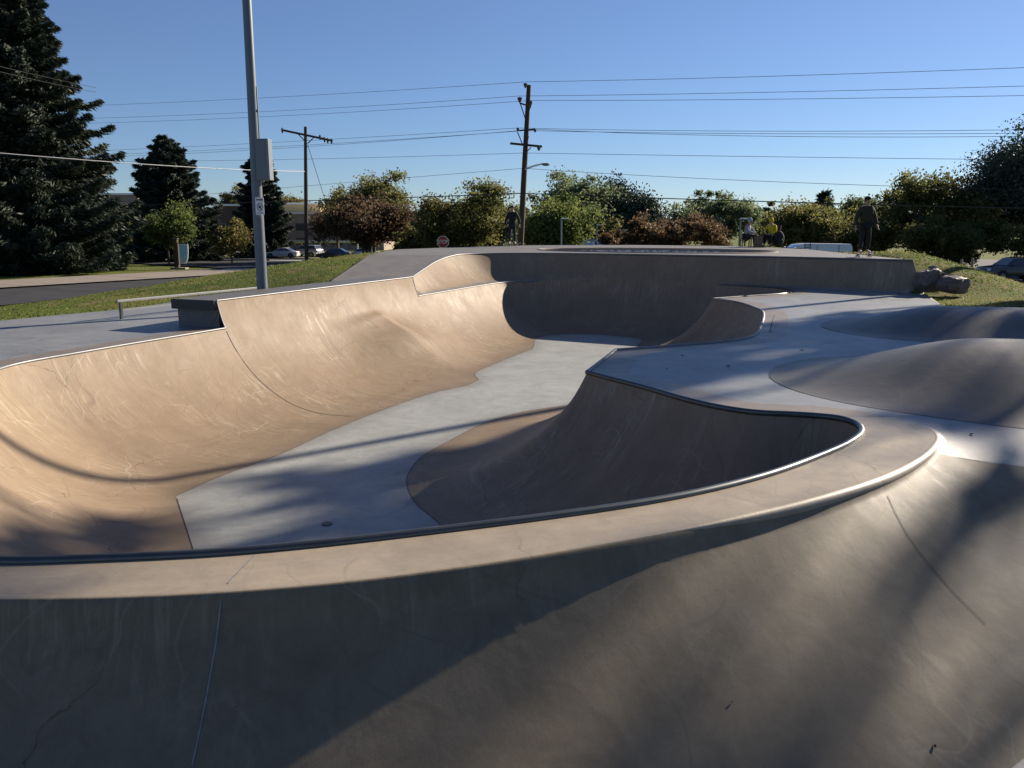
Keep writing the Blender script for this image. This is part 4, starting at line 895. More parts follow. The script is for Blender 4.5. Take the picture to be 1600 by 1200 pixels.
# ------------------------------------------------------------------ BUILDINGS
def building(name, label, x0, x1, ytop, d, depth, mat, rows, cols, win=(1.9, 1.3), first=1.2, storey=3.0, extra=None):
    X0, X1 = xat(x0, d, -5), xat(x1, d, -5); z0 = float(ground_z((X0 + X1) / 2, d)); zt = float(atd((x0 + x1) / 2, ytop, d)[2]); H = zt - z0
    e = tag(empty(name, ((X0 + X1) / 2, d, z0)), label, 'building'); W = X1 - X0
    m = MB(); m.box((0, depth / 2, H / 2 - 0.25), (W, depth, H + 0.5)); m.build('wall', mat, e)
    m = MB(); m.box((0, depth / 2, H + 0.2), (W + 0.8, depth + 0.8, 0.35)); m.build('roof', M['white'], e)
    for r in range(rows):
        for c in range(cols):
            x = -W / 2 + W * (c + 0.5) / cols; z = first + 0.65 + storey * r
            if z + 0.7 > H: continue
            m = MB(); m.box((x, -0.03, z), (win[0] + 0.2, 0.10, win[1] + 0.2)); f = m.build('window', M['dbrick'], e)
            m = MB(); m.box((x, -0.085, z), (win[0], 0.03, win[1])); m.box((x, -0.10, z), (0.06, 0.03, win[1])); m.build('pane', M['glass'], f)
    return e, W, H
building('apartment_building', 'two storey tan brick apartment building with flat white roof line behind the carport', 400, 600, 334.5, 178, 16, M['brick'], 2, 7)
e, W, H = building('apartment_building', 'cream penthouse block with a white flat roof above the tan brick building', 438, 502, 319.5, 186, 10, M['stucco'], 0, 0)
building('apartment_building', 'dark brick block half hidden behind the broad spruce', 340, 402, 322, 165, 14, M['dbrick'], 2, 3)
building('apartment_building', 'dark tan brick wing behind the huge spruce', 60, 222, 305, 160, 14, M['brick'], 3, 7)
# carport
cp0, cp1 = xat(424, 136, -5), xat(560, 128, -5); zc_ = float(atd(480, 377.5, 132)[2]); zg = float(ground_z(-32, 132)); e = tag(empty('carport', ((cp0 + cp1) / 2, 133, zg)), 'long low carport with a pale blue metal roof over the parked cars', 'carport')
Wc = cp1 - cp0; hc = zc_ - zg
m = MB(); m.box((0, 0, hc), (Wc, 6, 0.22), Matrix.Rotation(R_(-3), 3, 'X')); m.build('roof', M['metalroof'], e)
for k in range(6):
    m = MB(); m.box((-Wc / 2 + 0.6 + k * (Wc - 1.2) / 5, -2.2, hc / 2), (0.18, 0.18, hc)); m.build('post', M['white'], e)
# pale gable roof
d = 88; X0, X1 = xat(897, d, -4), xat(947, d, -4); zt = float(atd(920, 374, d)[2]); zg = float(ground_z(8, d)); e = tag(empty('shed', ((X0 + X1) / 2, d, zg)), 'pale blue grey gable roofed shed beyond the platform', 'shed'); W = X1 - X0; hh = zt - zg
m = MB(); m.box((0, 2, (hh - 0.9) / 2), (W * 0.92, 4, hh - 0.9)); m.build('wall', M['brick'], e)
m = MB(); m.add([(-W / 2, -0.4, hh - 0.95), (W / 2, -0.4, hh - 0.95), (W / 2 - 0.3, 2, hh), (-W / 2 + 0.9, 2, hh), (-W / 2, 4.4, hh - 0.95), (W / 2, 4.4, hh - 0.95)], [(0, 1, 2, 3), (3, 2, 5, 4), (0, 3, 4), (1, 5, 2), (0, 4, 5, 1)]); m.build('roof', M['metalroof'], e)
# ochre shed by the street
pz = gnd(300, 398); bb = Vector(on_ground(pz[0], pz[1])); e = tag(empty('shed', bb), 'small ochre timber hut by the street behind the banner post', 'hut')
m = MB(); m.box((0, 0, 0.6), (1.5, 1.2, 1.2)); m.build('wall', M['orange'], e); m = MB(); m.prism([(-0.9, 1.2), (0.9, 1.2), (0, 1.75)], -0.7, 0.7); m.build('roof', M['dbrick'], e)

# ------------------------------------------------------------------ VEHICLES (front towards +X)
CARP = {}
def car_paint(name, c, metal=0.0):
    m, n, l, b_ = mat_new(name); b_.inputs['Base Color'].default_value = (*c, 1); b_.inputs['Roughness'].default_value = 0.28; b_.inputs['Coat Weight'].default_value = 0.6; b_.inputs['Metallic'].default_value = metal; return m
def vehicle(name, label, cat, loc, rz, paint, body, cabin, L, Wd, wheel_x, wr=0.33, group=None, glass_side=None, roof_z=None):
    """body: side outline (x,z) of the lower shell; cabin: outline of the glasshouse"""
    e = tag(empty(name, loc, rz), label, cat, group); hw = Wd / 2
    def shell(nm, prof_, w0, w1, zlo, zhi, mat, par, bev):
        m = MB(); n = len(prof_); f = lambda z: w0 + (w1 - w0) * np.clip((z - zlo) / (zhi - zlo), 0, 1)
        vs = [(x, -f(z), z) for x, z in prof_] + [(x, f(z), z) for x, z in prof_]
        m.add(vs, [tuple(range(n))[::-1], tuple(range(n, 2 * n))] + [(i, (i + 1) % n, (i + 1) % n + n, i + n) for i in range(n)]); return m.build(nm, mat, par, smooth=True, bevel=bev)
    zs = [q[1] for q in body]; b_ = shell('body', body, hw, hw * 0.96, min(zs), max(zs), paint, e, 0.05)
    if cabin:
        z0, z1 = min(q[1] for q in cabin), max(q[1] for q in cabin)
        cb = shell('cabin', cabin, hw * 0.94, hw * 0.74, z0, z1, paint, e, 0.04)
        xs = [q[0] for q in cabin]; cx = sum(xs) / len(xs); cz = (z0 + z1) / 2
        for sgn in (-1, 1):
            m = MB(); q2 = [(cx + (x - cx) * 0.86, cz + 0.02 + (z - cz) * 0.70) for x, z in cabin]; f = lambda z: hw * (0.94 - 0.20 * (z - z0) / (z1 - z0))
            vs = [(x, sgn * (f(z) - 0.02), z) for x, z in q2] + [(x, sgn * (f(z) + 0.012), z) for x, z in q2]; n = len(q2)
            m.add(vs, [tuple(range(n))[::-1], tuple(range(n, 2 * n))] + [(i, (i + 1) % n, (i + 1) % n + n, i + n) for i in range(n)]); m.build('side_window', M['glass'], cb)
        srt = sorted(cabin, key=lambda q: q[0]); lowf, lowb = max(cabin, key=lambda q: q[0] - q[1]), min(cabin, key=lambda q: q[0] + q[1]); topf = max((q for q in cabin if q[1] > z1 - 0.12), key=lambda q: q[0]); topb = min((q for q in cabin if q[1] > z1 - 0.12), key=lambda q: q[0])
        for nm, lo, hi in (('windscreen', lowf, topf), ('rear_window', lowb, topb)):
            sgn = 1 if nm == 'windscreen' else -1; m = MB(); o = Vector((0.03 * sgn, 0, 0.02)); a0 = Vector((lo[0], 0, lo[1])).lerp(Vector((hi[0], 0, hi[1])), 0.10) + o; a1 = Vector((lo[0], 0, lo[1])).lerp(Vector((hi[0], 0, hi[1])), 0.90) + o
            m.add([a0 + Vector((0, -hw * 0.82, 0)), a0 + Vector((0, hw * 0.82, 0)), a1 + Vector((0, hw * 0.66, 0)), a1 + Vector((0, -hw * 0.66, 0)), a0 + Vector((-0.05 * sgn, -hw * 0.82, -0.03)), a0 + Vector((-0.05 * sgn, hw * 0.82, -0.03)), a1 + Vector((-0.05 * sgn, hw * 0.66, -0.03)), a1 + Vector((-0.05 * sgn, -hw * 0.66, -0.03))], [(0, 1, 2, 3), (7, 6, 5, 4), (0, 4, 5, 1), (1, 5, 6, 2), (2, 6, 7, 3), (3, 7, 4, 0)]); m.build(nm, M['glass'], cb)
    for wx in wheel_x:
        for sgn in (-1, 1):
            w = MB(); w.tube([(wx, sgn * (hw - 0.20), wr), (wx, sgn * (hw - 0.17), wr), (wx, sgn * (hw + 0.0), wr), (wx, sgn * (hw + 0.02), wr)], [wr * 0.9, wr, wr, wr * 0.92], 18); wo = w.build('wheel', M['rubber'], e, smooth=True)
            w = MB(); w.tube([(wx, sgn * (hw + 0.0), wr), (wx, sgn * (hw + 0.03), wr)], [wr * 0.62, wr * 0.56], 12); w.build('rim', M['steel'], wo)
            w = MB(); a = np.linspace(-0.25, math.pi + 0.25, 14); arc = [(wx + (wr + 0.075) * math.cos(t), wr + (wr + 0.075) * math.sin(t)) for t in a]; w.prism(arc, sgn * (hw - 0.05), sgn * (hw + 0.006)); w.build('wheel_arch', M['black'], e)
    fx = max(q[0] for q in body); bx = min(q[0] for q in body); zm = min(zs) + (max(zs) - min(zs)) * 0.62
    for sgn in (-1, 1):
        m = MB(); m.box((fx - 0.06, sgn * hw * 0.72, zm), (0.16, 0.34, 0.16)); m.build('headlight', M['white'], e, bevel=0.02)
        m = MB(); m.box((bx + 0.05, sgn * hw * 0.76, zm + 0.05), (0.14, 0.26, 0.18)); m.build('tail_light', M['red'], e, bevel=0.02)
        m = MB(); m.ball((topf[0] + 0.35 if cabin else fx - 1.4, sgn * (hw + 0.10), (min(q[1] for q in cabin) + 0.10) if cabin else zm + 0.5), (0.07, 0.11, 0.08)); m.build('wing_mirror', paint, e, smooth=True)
    return e
P_white = car_paint('white_car_paint', (0.62, 0.62, 0.63)); P_black = car_paint('black_car_paint', (0.015, 0.016, 0.019)); P_silver = car_paint('silver_car_paint', (0.32, 0.33, 0.35), 0.3); P_van = car_paint('van_white_paint', (0.66, 0.67, 0.69)); P_maroon = car_paint('dark_red_car_paint', (0.06, 0.012, 0.012))
SED_B = [(-2.3, 0.28), (2.3, 0.28), (2.35, 0.55), (2.2, 0.74), (1.0, 0.92), (-1.5, 0.98), (-2.25, 0.95), (-2.36, 0.6)]
SED_C = [(-1.75, 0.93), (1.15, 0.90), (0.30, 1.38), (-0.2, 1.45), (-0.85, 1.42)]
SUV_B = [(-2.4, 0.42), (2.4, 0.42), (2.45, 0.75), (2.3, 1.02), (1.05, 1.14), (-2.4, 1.16), (-2.48, 0.75)]
SUV_C = [(-2.38, 1.12), (1.2, 1.10), (0.45, 1.68), (-0.2, 1.76), (-2.0, 1.74)]
def put(name, label, cat, x, y, rz, paint, B, C_, wx, wr, Wd, L=4.7, group=None, d=None):
    p = gnd(x, y) if d is None else None
    if d is not None: X = xat(x, d, -4.3); p = (X, d)
    bb = on_ground(p[0], p[1]); bb = (bb[0], bb[1], bb[2] + 0.12)
    return vehicle(name, label, cat, bb, R_(rz), paint, B, C_, L, Wd, wx, wr, group)
GC = 'cars parked along the carport'
put('parked_car', 'silver white sedan parked left of the wooden pole', 'car', 441, 406.0, 178, P_white, SED_B, SED_C, (-1.42, 1.45), 0.33, 1.80, d=118)
put('parked_car', 'pale high car half hidden behind the wooden pole', 'car', 478, 405.5, 160, P_silver, SUV_B, SUV_C, (-1.5, 1.5), 0.38, 1.9, d=122)
put('parked_car', 'dark sedan with pale tail parked right of the wooden pole', 'car', 523, 406, 176, P_black, SED_B, SED_C, (-1.42, 1.45), 0.33, 1.82, d=112)
put('parked_car', 'white car tail under the rusty tree', 'car', 566, 404, 178, P_white, SED_B, SED_C, (-1.42, 1.45), 0.33, 1.8, d=114)
put('parked_car', 'grey sedan parked by the low yellow green bush', 'car', 348, 402, 0, P_silver, SED_B, SED_C, (-1.42, 1.45), 0.33, 1.8, d=126)
put('parked_car', 'black sport utility vehicle at the right edge beyond the grass bank', 'car', 1582, 436, 184, P_black, SUV_B, SUV_C, (-1.5, 1.5), 0.40, 1.98, d=62)
VAN_B = [(-2.95, 0.40), (2.95, 0.40), (3.0, 0.85), (2.85, 1.12), (2.15, 1.42), (1.45, 2.30), (1.15, 2.52), (0.6, 2.60), (-2.85, 2.56), (-2.98, 2.3)]
vb = put('van', 'white high roofed cargo van parked behind the platform, seen blue in the shade', 'van', 1262, 430, 180, P_van, VAN_B, None, (-1.75, 1.95), 0.36, 2.05, d=66)
for sgn in (-1, 1):
    m = MB(); q = [(2.12, 1.42), (1.46, 2.26), (0.95, 2.26), (0.95, 1.45)]; m.prism(q, sgn * 1.0, sgn * 1.02); m.build('side_window', M['glass'], vb)
    m = MB(); m.box((-0.2, sgn * 1.01, 1.5), (0.02, 0.012, 2.0)); m.box((-1.9, sgn * 1.01, 1.5), (0.03, 0.012, 2.0)); m.build('door_seam', M['black'], vb)
    m = MB(); 
    for zz_ in (2.05, 2.3, 2.5): m.box((0.55, sgn * 1.035, zz_), (0.42, 0.04, 0.035))
    for xx_ in (0.34, 0.76): m.box((xx_, sgn * 1.035, 2.25), (0.035, 0.04, 0.85))
    m.build('side_ladder', M['black'], vb)
m = MB(); m.box((1.82, 0, 1.88), (0.03, 1.6, 0.95), Matrix.Rotation(R_(-38), 3, 'Y')); m.build('windscreen', M['glass'], vb)

# ------------------------------------------------------------------ BOULDERS, POSTS, RAIL
def boulder(label, c, size, seed, rz=0):
    g = np.random.default_rng(seed); bm = bmesh.new()
    for q in g.normal(size=(34, 3)):
        q = q / np.linalg.norm(q); q = q / np.abs(q).max() ** 0.75; bm.verts.new([q[i] * size[i] / 2 * g.uniform(0.86, 1.04) for i in range(3)])
    bmesh.ops.convex_hull(bm, input=bm.verts); bmesh.ops.delete(bm, geom=[v for v in bm.verts if not v.link_faces], context='VERTS')
    bmesh.ops.triangulate(bm, faces=list(bm.faces)); bmesh.ops.subdivide_edges(bm, edges=list(bm.edges), cuts=3, use_grid_fill=True)
    for v in bm.verts:
        q = v.co * 5 + Vector((seed, 0, 0)); dn = noise.noise(q) * 0.05 + noise.noise(q * 3) * 0.022 - max(0, 0.12 - abs(noise.noise(q * 0.6))) * 0.35; v.co += v.co.normalized() * dn
    me = bpy.data.meshes.new('boulder'); bm.to_mesh(me); bm.free()
    o = link('boulder', me, M['rock']); o.location = c; o.rotation_euler = (0.1, 0.06, rz); tag(o, label, 'boulder', 'boulders beside the platform')
def bpos(x, y, d): p = atd(x, y, d); return tuple(p)
boulder('reddish blocky boulder against the end of the platform', bpos(1452, 438, 23.4), (0.72, 0.7, 0.66), 3, 0.4)
boulder('broad flat purple grey boulder in front of the grass bank', bpos(1488, 444, 23.0), (0.92, 0.75, 0.50), 8, -0.2)
boulder('small dark boulder on top of the pile by the platform end', bpos(1460, 424, 24.2), (0.42, 0.42, 0.32), 12, 1.0)
for x, y, d, hh, lab in ((1503, 404, 46, 0.95, 'short pale post on the grass bank, left of the black vehicle'), (1520, 403, 44, 0.9, 'short tan bollard on the grass bank nearest the black vehicle'), (1439, 397, 44, 0.8, 'short pale blue post beyond the corner of the platform')):
    p = atd(x, y, d); bb = on_ground(p[0], p[1]); h = min(max(p[2] - bb[2], 0.5), 1.9); m = MB(); m.tube([(0, 0, -0.2), (0, 0, h - 0.05), (0, 0, h)], [0.07, 0.07, 0.045], 10); o = m.build('bollard', M['kerb'], None, smooth=True); o.location = bb; tag(o, lab, 'bollard', 'bollards behind the grass bank')
r0 = Vector(atz(184.5, 499, ZD)); r1 = Vector((-6.25, 21.2, ZD)); gr = tag(empty('grind_rail', r0), 'low flat steel grind rail with two bars on the left deck', 'rail'); dr_ = r1 - r0; ang = math.atan2(dr_.y, dr_.x); Lr = dr_.length
Mr = Matrix.Rotation(ang, 3, 'Z')
m = MB(); m.box(Mr @ Vector((Lr / 2, 0, 0.375)), (Lr, 0.06, 0.05), Mr); m.build('top_bar', M['steel'], gr, bevel=0.006)
m = MB(); m.box(Mr @ Vector((Lr / 2, 0, 0.19)), (Lr - 0.1, 0.035, 0.035), Mr); m.build('lower_bar', M['steel'], gr)
for t in (0.02, 0.5, 0.98): m = MB(); m.box(Mr @ Vector((Lr * t, 0, 0.174)), (0.05, 0.055, 0.352), Mr); m.build('leg', M['dsteel'], gr)

# ------------------------------------------------------------------ PEOPLE
def skin(name, verts, edges, radii, mat, parent, sub=1, root=0):
    me = bpy.data.meshes.new(name); me.from_pydata([tuple(v) for v in verts], edges, []); o = bpy.data.objects.new(name, me); COL.objects.link(o)
    md = o.modifiers.new('Skin', 'SKIN'); md.use_smooth_shade = True
    for i, r in enumerate(radii):
        sv = me.skin_vertices[0].data[i]; sv.radius = (r, r) if not hasattr(r, '__len__') else r; sv.use_root = (i == root); sv.use_loose = False
    sb = o.modifiers.new('Sub', 'SUBSURF'); sb.levels = sub; sb.render_levels = sub
    dg = bpy.context.evaluated_depsgraph_get(); me2 = bpy.data.meshes.new_from_object(o.evaluated_get(dg)); me2.name = name; bpy.data.objects.remove(o)
    me2.materials.clear(); return link(name, me2, mat, parent, smooth=True)
def person(label, loc, rz, J, top, legs, shoes, hood=None, hat=None, jacket_r=1.0, facing_y=-1):
    """J: joints in metres, the figure faces -Y"""
    e = tag(empty('person', loc, rz), label, 'person'); V = []; E = []; Rr = []
    def add(p, r, par=None):
        V.append(Vector(p)); Rr.append(r); i = len(V) - 1
        if par is not None: E.append((par, i))
        return i
    pel = add(J['pelvis'], (0.15, 0.11)); ch = add(J['chest'], (0.17, 0.12), pel); nk = add(J['neck'], 0.058, ch); hd = add(J['head'], (0.082, 0.098), nk); tp = add(Vector(J['head']) + Vector((0, 0.01, 0.085)), (0.07, 0.085), hd)
    for s in ('l', 'r'):
        sh = add(J['sho_' + s], 0.066, ch); el = add(J['elb_' + s], 0.044, sh); wr = add(J['wri_' + s], 0.029, el); d = (Vector(J['wri_' + s]) - Vector(J['elb_' + s])).normalized(); pm = add(Vector(J['wri_' + s]) + d * 0.07, (0.036, 0.022), wr)
        sg = 1 if s == 'l' else -1; side = Vector((0, 1, 0)) if abs(d.z) > 0.6 else Vector((0, 0, 1)); side = (side - d * side.dot(d)).normalized(); curl = d.cross(side) * sg
        for q, ln in ((-1.5, 0.062), (-0.5, 0.078), (0.5, 0.073), (1.5, 0.056)):
            b0 = V[pm] + side * q * 0.019 + d * 0.03; f1 = add(b0, 0.010, pm); f2 = add(b0 + d * ln * 0.55, 0.0095, f1); add(b0 + d * ln * 0.85 + curl * 0.03, 0.008, f2)
        t1 = add(V[pm] - side * 0.042 - d * 0.01, 0.011, pm); add(V[pm] - side * 0.055 + d * 0.035, 0.0095, t1)
        hp = add(J['hip_' + s], 0.085, pel); kn = add(J['kne_' + s], 0.058, hp); an = add(J['ank_' + s], 0.04, kn); add(J['toe_' + s], 0.035, an)
    body = skin('body', V, E, Rr, M['skin'], e)
    H_ = Vector(J['head'])
    m = MB(); m.ball(H_ + Vector((0, -0.100, 0.0)), (0.016, 0.028, 0.028)); m.build('nose', M['skin'], body, smooth=True)
    m = MB(); 
    for sg in (-1, 1): m.ball(H_ + Vector((sg * 0.033, -0.088, 0.032)), (0.014, 0.010, 0.009))
    m.build('eyes', M['black'], body, smooth=True); m = MB(); m.box(H_ + Vector((0, -0.088, -0.045)), (0.05, 0.012, 0.012)); m.build('mouth', simple('lips', (0.22, 0.09, 0.08)), body)
    k = jacket_r; P_ = {q: Vector(J[q]) for q in J}
    V2 = [P_['pelvis'] + Vector((0, 0, -0.05)), P_['pelvis'].lerp(P_['chest'], 0.5), P_['chest'], P_['neck'] + Vector((0, 0, -0.02))]; E2 = [(0, 1), (1, 2), (2, 3)]; R2 = [(0.185 * k, 0.145 * k), (0.18 * k, 0.145 * k), (0.195 * k, 0.15 * k), 0.085]
    for s in ('l', 'r'):
        b0 = len(V2); V2 += [P_['sho_' + s], P_['elb_' + s], P_['wri_' + s]]; R2 += [0.088 * k, 0.068 * k, 0.052 * k]; E2 += [(2, b0), (b0, b0 + 1), (b0 + 1, b0 + 2)]
    skin('jacket', V2, E2, R2, top, e)
    V3_ = [P_['pelvis']]; E3 = []; R3 = [(0.165, 0.125)]
    for s in ('l', 'r'):
        b0 = len(V3_); V3_ += [P_['hip_' + s], P_['kne_' + s], P_['ank_' + s] + Vector((0, 0, 0.03))]; R3 += [0.105, 0.078, 0.062]; E3 += [(0, b0), (b0, b0 + 1), (b0 + 1, b0 + 2)]
    skin('trousers', V3_, E3, R3, legs, e)
    for s in ('l', 'r'):
        a = P_['ank_' + s]; t = P_['toe_' + s]; skin('shoe', [a + Vector((0, 0, -0.02)), a.lerp(t, 0.5) + Vector((0, 0, -0.015)), t], [(0, 1), (1, 2)], [0.055, 0.052, 0.042], shoes, e)
    if hood: m = MB(); m.ball(H_ + Vector((0, 0.03, 0.045)), (0.108, 0.112, 0.14), 14, 9); m.build('hood', hood, e, smooth=True)
    elif hat: m = MB(); m.ball(H_ + Vector((0, 0.015, 0.085)), (0.095, 0.112, 0.075), 14, 9); m.box(H_ + Vector((0, -0.13, 0.075)), (0.13, 0.10, 0.015)); m.build('cap', hat, e, smooth=True)
    if not hood: m = MB(); m.ball(H_ + Vector((0, 0.035, 0.055)), (0.092, 0.092, 0.10), 14, 9); m.build('hair', M['hair'], e, smooth=True)
    return e
def stand(a=0.0, step=0.06):
    return dict(pelvis=(0, 0, 0.95), chest=(0, 0.0, 1.30), neck=(0, -0.005, 1.49), head=(0, -0.03, 1.63), sho_l=(0.185, 0, 1.40), sho_r=(-0.185, 0, 1.40), elb_l=(0.29 + a, 0.03, 1.13), elb_r=(-0.28 - a, 0.03, 1.12), wri_l=(0.33 + a, -0.05, 0.90), wri_r=(-0.32 - a, -0.04, 0.87), hip_l=(0.09, 0, 0.90), hip_r=(-0.09, 0, 0.90), kne_l=(0.10, -0.03 - step, 0.50), kne_r=(-0.08, 0.0, 0.50), ank_l=(0.10, -0.02 - step, 0.09), ank_r=(-0.06, 0.05, 0.09), toe_l=(0.13, -0.19 - step, 0.045), toe_r=(-0.10, -0.11, 0.045))
def skateboard(label, loc, rz):
    e = tag(empty('skateboard', loc, rz), label, 'skateboard'); m = MB(); n = 14; top = []; 
    xs = np.linspace(-0.4, 0.4, n); zz = 0.095 + 0.06 * np.clip((np.abs(xs) - 0.27) / 0.13, 0, 1) ** 1.5; hw = 0.10 * np.sqrt(np.clip(1 - np.clip((np.abs(xs) - 0.29) / 0.115, 0, 1) ** 2, 0.02, 1))
    vs = []; 
    for dz in (0, 0.012):
        for s in (-1, 1): vs += [(x, s * w, z + dz) for x, w, z in zip(xs, hw, zz)]
    fs = []
    for i in range(n - 1): fs += [(i, i + 1, n + i + 1, n + i), (2 * n + i, 3 * n + i, 3 * n + i + 1, 2 * n + i + 1), (i, 2 * n + i, 2 * n + i + 1, i + 1), (n + i, n + i + 1, 3 * n + i + 1, 3 * n + i)]
    m.add(vs, fs + [(0, n, 3 * n, 2 * n), (n - 1, 3 * n - 1, 4 * n - 1, 2 * n - 1)]); m.build('board', M['deckwood'], e)
    for sx in (-1, 1):
        m = MB(); m.box((sx * 0.2, 0, 0.075), (0.05, 0.08, 0.04)); m.tube([(sx * 0.2, -0.09, 0.04), (sx * 0.2, 0.09, 0.04)], 0.012, 6); t = m.build('truck', M['steel'], e)
        for sy in (-1, 1): m = MB(); m.tube([(sx * 0.2, sy * 0.075 - 0.018, 0.03), (sx * 0.2, sy * 0.075 + 0.018, 0.03)], 0.03, 12); m.build('wheel', M['white'], t)
    return e
pl = lambda x, y: float(platz(np.array([[x, y]]))[0])
p = atz(1361, 403, ZP); sx_, sy_ = xat(1361, 26.0, -1), 26.0 + 0.6
skateboard('skateboard with pale wheels under the skater in the dark olive jacket', (sx_ + 0.02, sy_, ZP + 0.002), 0.12)
Jk = stand(0.03, 0.0); Jk.update(ank_l=(0.13, -0.02, 0.09), ank_r=(-0.13, 0.0, 0.09), toe_l=(0.16, -0.14, 0.045), toe_r=(-0.13, -0.13, 0.045), kne_l=(0.12, -0.05, 0.50), kne_r=(-0.11, -0.03, 0.5))
person('skater in dark olive jacket and black trousers standing on a skateboard at the edge', (sx_, sy_, ZP + 0.102), 0.15, Jk, M['cloth_olive'], M['cloth_black'], M['shoe'], hat=M['cloth_black'], jacket_r=1.08)
sx2, sy2 = xat(800.5, 39.4, -1), 39.4
skateboard('skateboard under the person in black left of the utility pole', (sx2, sy2, ZP + 0.002), 0.2)
person('person in all black clothes with pale shoes standing left of the leaning utility pole', (sx2, sy2, ZP + 0.102), -0.25, Jk, M['cloth_black'], M['cloth_navy'], M['shoe'], jacket_r=1.06)
def sit(hands=0.0):
    return dict(pelvis=(0, 0.0, 0.50), chest=(0, -0.06, 0.84), neck=(0, -0.12, 1.02), head=(0, -0.17, 1.15), sho_l=(0.18, -0.07, 0.93), sho_r=(-0.18, -0.07, 0.93), elb_l=(0.27, -0.22, 0.70), elb_r=(-0.27, -0.22, 0.70), wri_l=(0.12, -0.42, 0.62), wri_r=(-0.12, -0.42, 0.63), hip_l=(0.10, -0.04, 0.49), hip_r=(-0.10, -0.04, 0.49), kne_l=(0.15, -0.45, 0.50), kne_r=(-0.15, -0.44, 0.50), ank_l=(0.13, -0.42, 0.09), ank_r=(-0.14, -0.46, 0.09), toe_l=(0.15, -0.58, 0.045), toe_r=(-0.15, -0.62, 0.045))
yb = 38.3
gx1 = xat(1165, yb, -1); gx2 = xat(1205, yb, -1)
def bench(label, x, y):
    e = tag(empty('stool', (x, y, ZP)), label, 'seat'); m = MB(); m.box((0, 0.02, 0.37), (0.5, 0.42, 0.05)); m.build('seat', M['wood'], e, bevel=0.01)
    for a in (-1, 1):
        for c in (-1, 1): m = MB(); m.box((a * 0.2, 0.02 + c * 0.16, 0.1725), (0.04, 0.04, 0.345)); m.build('leg', M['black'], e)
bench('low seat under the person in the grey hoodie', gx1, yb)
person('person in a grey hoodie sitting and leaning forward behind the pool', (gx1, yb, ZP), 0.9, sit(), M['cloth_grey'], M['cloth_black'], M['cloth_black'], hood=M['cloth_grey'], jacket_r=0.92)
e = tag(empty('folding_chair', (gx2, yb, ZP)), 'black folding camp chair under the person in the yellow hoodie', 'chair')
m = MB(); m.box((0, 0, 0.36), (0.55, 0.48, 0.05)); m.build('seat', M['cloth_black'], e); m = MB(); m.box((0, 0.27, 0.66), (0.56, 0.05, 0.62), Matrix.Rotation(R_(-10), 3, 'X')); m.build('backrest', M['cloth_black'], e)
for a in (-1, 1):
    m = MB(); m.tube([(a * 0.27, -0.22, 0), (a * 0.27, 0.24, 0.36)], 0.012, 6); m.build('leg', M['steel'], e); m = MB(); m.tube([(a * 0.27, 0.24, 0), (a * 0.27, -0.24, 0.55)], 0.012, 6); m.build('leg', M['steel'], e)
e.rotation_euler = (0, 0, -0.7)
person('person in a bright yellow hoodie sitting in a black chair behind the pool', (gx2, yb, ZP), -0.7, sit(), M['cloth_yellow'], M['cloth_black'], M['cloth_black'], hood=M['cloth_yellow'], jacket_r=0.9)
bx_ = xat(1184, yb - 0.5, -1); m = MB(); m.box((0, 0, 0.24), (0.34, 0.30, 0.48)); e = tag(empty('crate', (bx_, yb - 0.5, ZP)), 'small brown crate standing between the two seated people', 'crate')
m.build('box', M['brownbox'], e, bevel=0.008); m = MB(); m.box((0, 0, 0.492), (0.37, 0.33, 0.025)); m.build('lid', M['brownbox'], e, bevel=0.005)
px2 = xat(1217, yb - 0.2, -1); e = tag(empty('backpack', (px2, yb - 0.1, ZP)), 'big black backpack right of the person in the yellow hoodie', 'backpack')
m = MB(); m.ball((0, 0, 0.36), (0.26, 0.20, 0.37), 14, 9); m.build('sack', M['cloth_black'], e, smooth=True); m = MB(); m.ball((0, -0.17, 0.25), (0.17, 0.10, 0.18), 12, 8); m.build('front_pocket', M['cloth_navy'], e, smooth=True)
m = MB(); m.tube([(-0.05, 0, 0.72), (0, 0, 0.78), (0.05, 0, 0.72)], 0.012, 6); m.build('handle', M['cloth_navy'], e)

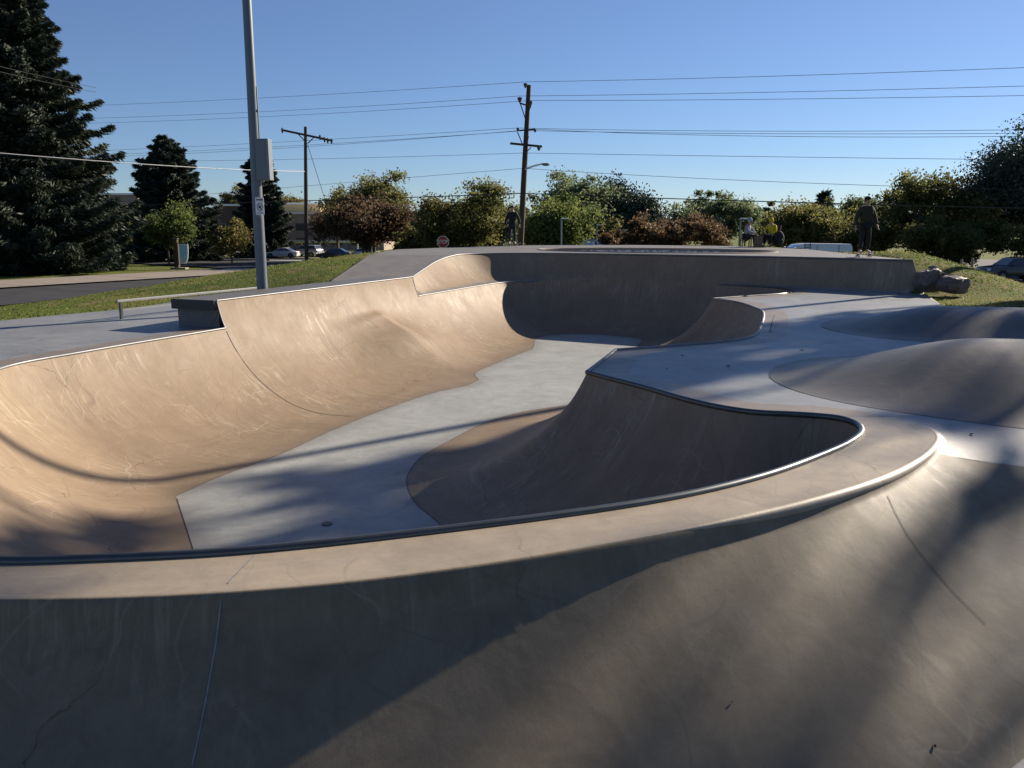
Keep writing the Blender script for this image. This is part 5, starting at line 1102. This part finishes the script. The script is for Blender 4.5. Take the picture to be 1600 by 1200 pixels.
# ------------------------------------------------------------------ GRASS AND LITTER
def tufts():
    g = np.random.default_rng(5); Q = []
    for (x0_, x1_, y0_, y1_, n) in ((-30, -5, 16, 44, 42000), (9.5, 21, 15, 34, 26000)):
        P = np.stack([g.uniform(x0_, x1_, n), g.uniform(y0_, y1_, n)], 1); Q.append(P[sdist(P, FPp)[0] < -0.03])
    P = np.concatenate(Q); P = P[~inside(P, np.array(G([(-500, 530), (0, 486), (200, 460), (400, 435), (400, 420), (0, 440), (-500, 460)])))]
    z = terrain(P); n = len(P); a = g.uniform(0, 2 * np.pi, n); h = g.uniform(0.02, 0.055, n); w = g.uniform(0.010, 0.030, n); dx, dy = np.cos(a) * w, np.sin(a) * w; lx_, ly_ = g.normal(0, 0.03, n), g.normal(0, 0.03, n)
    V = np.stack([np.column_stack([P[:, 0] - dx, P[:, 1] - dy, z - 0.01]), np.column_stack([P[:, 0] + dx, P[:, 1] + dy, z - 0.01]), np.column_stack([P[:, 0] + lx_, P[:, 1] + ly_, z + h])], 1).reshape(-1, 3)
    me = bpy.data.meshes.new('grass'); me.vertices.add(n * 3); me.vertices.foreach_set('co', V.astype(np.float32).ravel()); me.loops.add(n * 3); me.loops.foreach_set('vertex_index', np.arange(n * 3, dtype=np.int32)); me.polygons.add(n); me.polygons.foreach_set('loop_start', np.arange(0, n * 3, 3, dtype=np.int32)); me.update(calc_edges=True)
    at = me.attributes.new('tone', 'FLOAT', 'FACE'); patch = 0.5 + 0.5 * np.sin(P[:, 0] * 1.1 + 1.3 * np.sin(P[:, 1] * 0.7)) * np.sin(P[:, 1] * 0.9); at.data.foreach_set('value', np.clip(0.12 + 0.75 * patch ** 1.5 + 0.25 * (P[:, 0] > 8) + g.normal(0, 0.2, n), 0, 1).astype(np.float32))
    o = link('grass', me, foliage_mat('grass_blades', [(0.07, 0.115, 0.018), (0.13, 0.165, 0.028), (0.27, 0.215, 0.085)], 0.45)); tag(o, 'short green and straw coloured grass around the skate park', 'grass', kind='stuff')
tufts()
def litter():
    g = np.random.default_rng(9); px_l = [(301, 752), (265, 738), (244, 741), (458, 838), (346, 837), (500, 808), (590, 805), (594, 754), (560, 702), (505, 811), (1042, 577), (1138, 573), (1253, 548), (1066, 556), (1518, 680), (1440, 640), (1330, 575), (185, 827), (208, 812), (640, 860), (880, 571), (870, 620), (1460, 1170), (1144, 1100)]
    for i, (x, y) in enumerate(px_l):
        in_b = (y > 500 and x < 900); q = on_surf([(x, y)], zbowl if in_b else zdeck)[0]; z = float((zbowl if in_b else zdeck)(np.array([q]))[0])
        m = MB(); s = g.uniform(0.018, 0.04) * (0.45 if y > 1000 else 1.0); a = g.uniform(0, 6.28); c, s2 = math.cos(a) * s, math.sin(a) * s
        m.add([(-c, -s2, 0.003), (s2 * 0.5, -c * 0.5, 0.012), (c, s2, 0.006), (-s2 * 0.5, c * 0.5, 0.014), (0, 0, 0.0)], [(0, 1, 4), (1, 2, 4), (2, 3, 4), (3, 0, 4)])
        o = m.build('dry_leaf', M['bark'], None); o.location = (q[0], q[1], z + 0.004); tag(o, 'dry brown leaf lying on the concrete', 'leaf', 'dry leaves scattered on the concrete')
litter()

# move the empties of the big concrete pieces to their bases
for e, loc in ((skate_bowl, (0, 15, ZF)), (quarter, (0.5, 3.5, -3.0)), (plat, (3, 32, -4.2))):
    e.location = loc
    for c in e.children: c.location = c.location - Vector(loc)
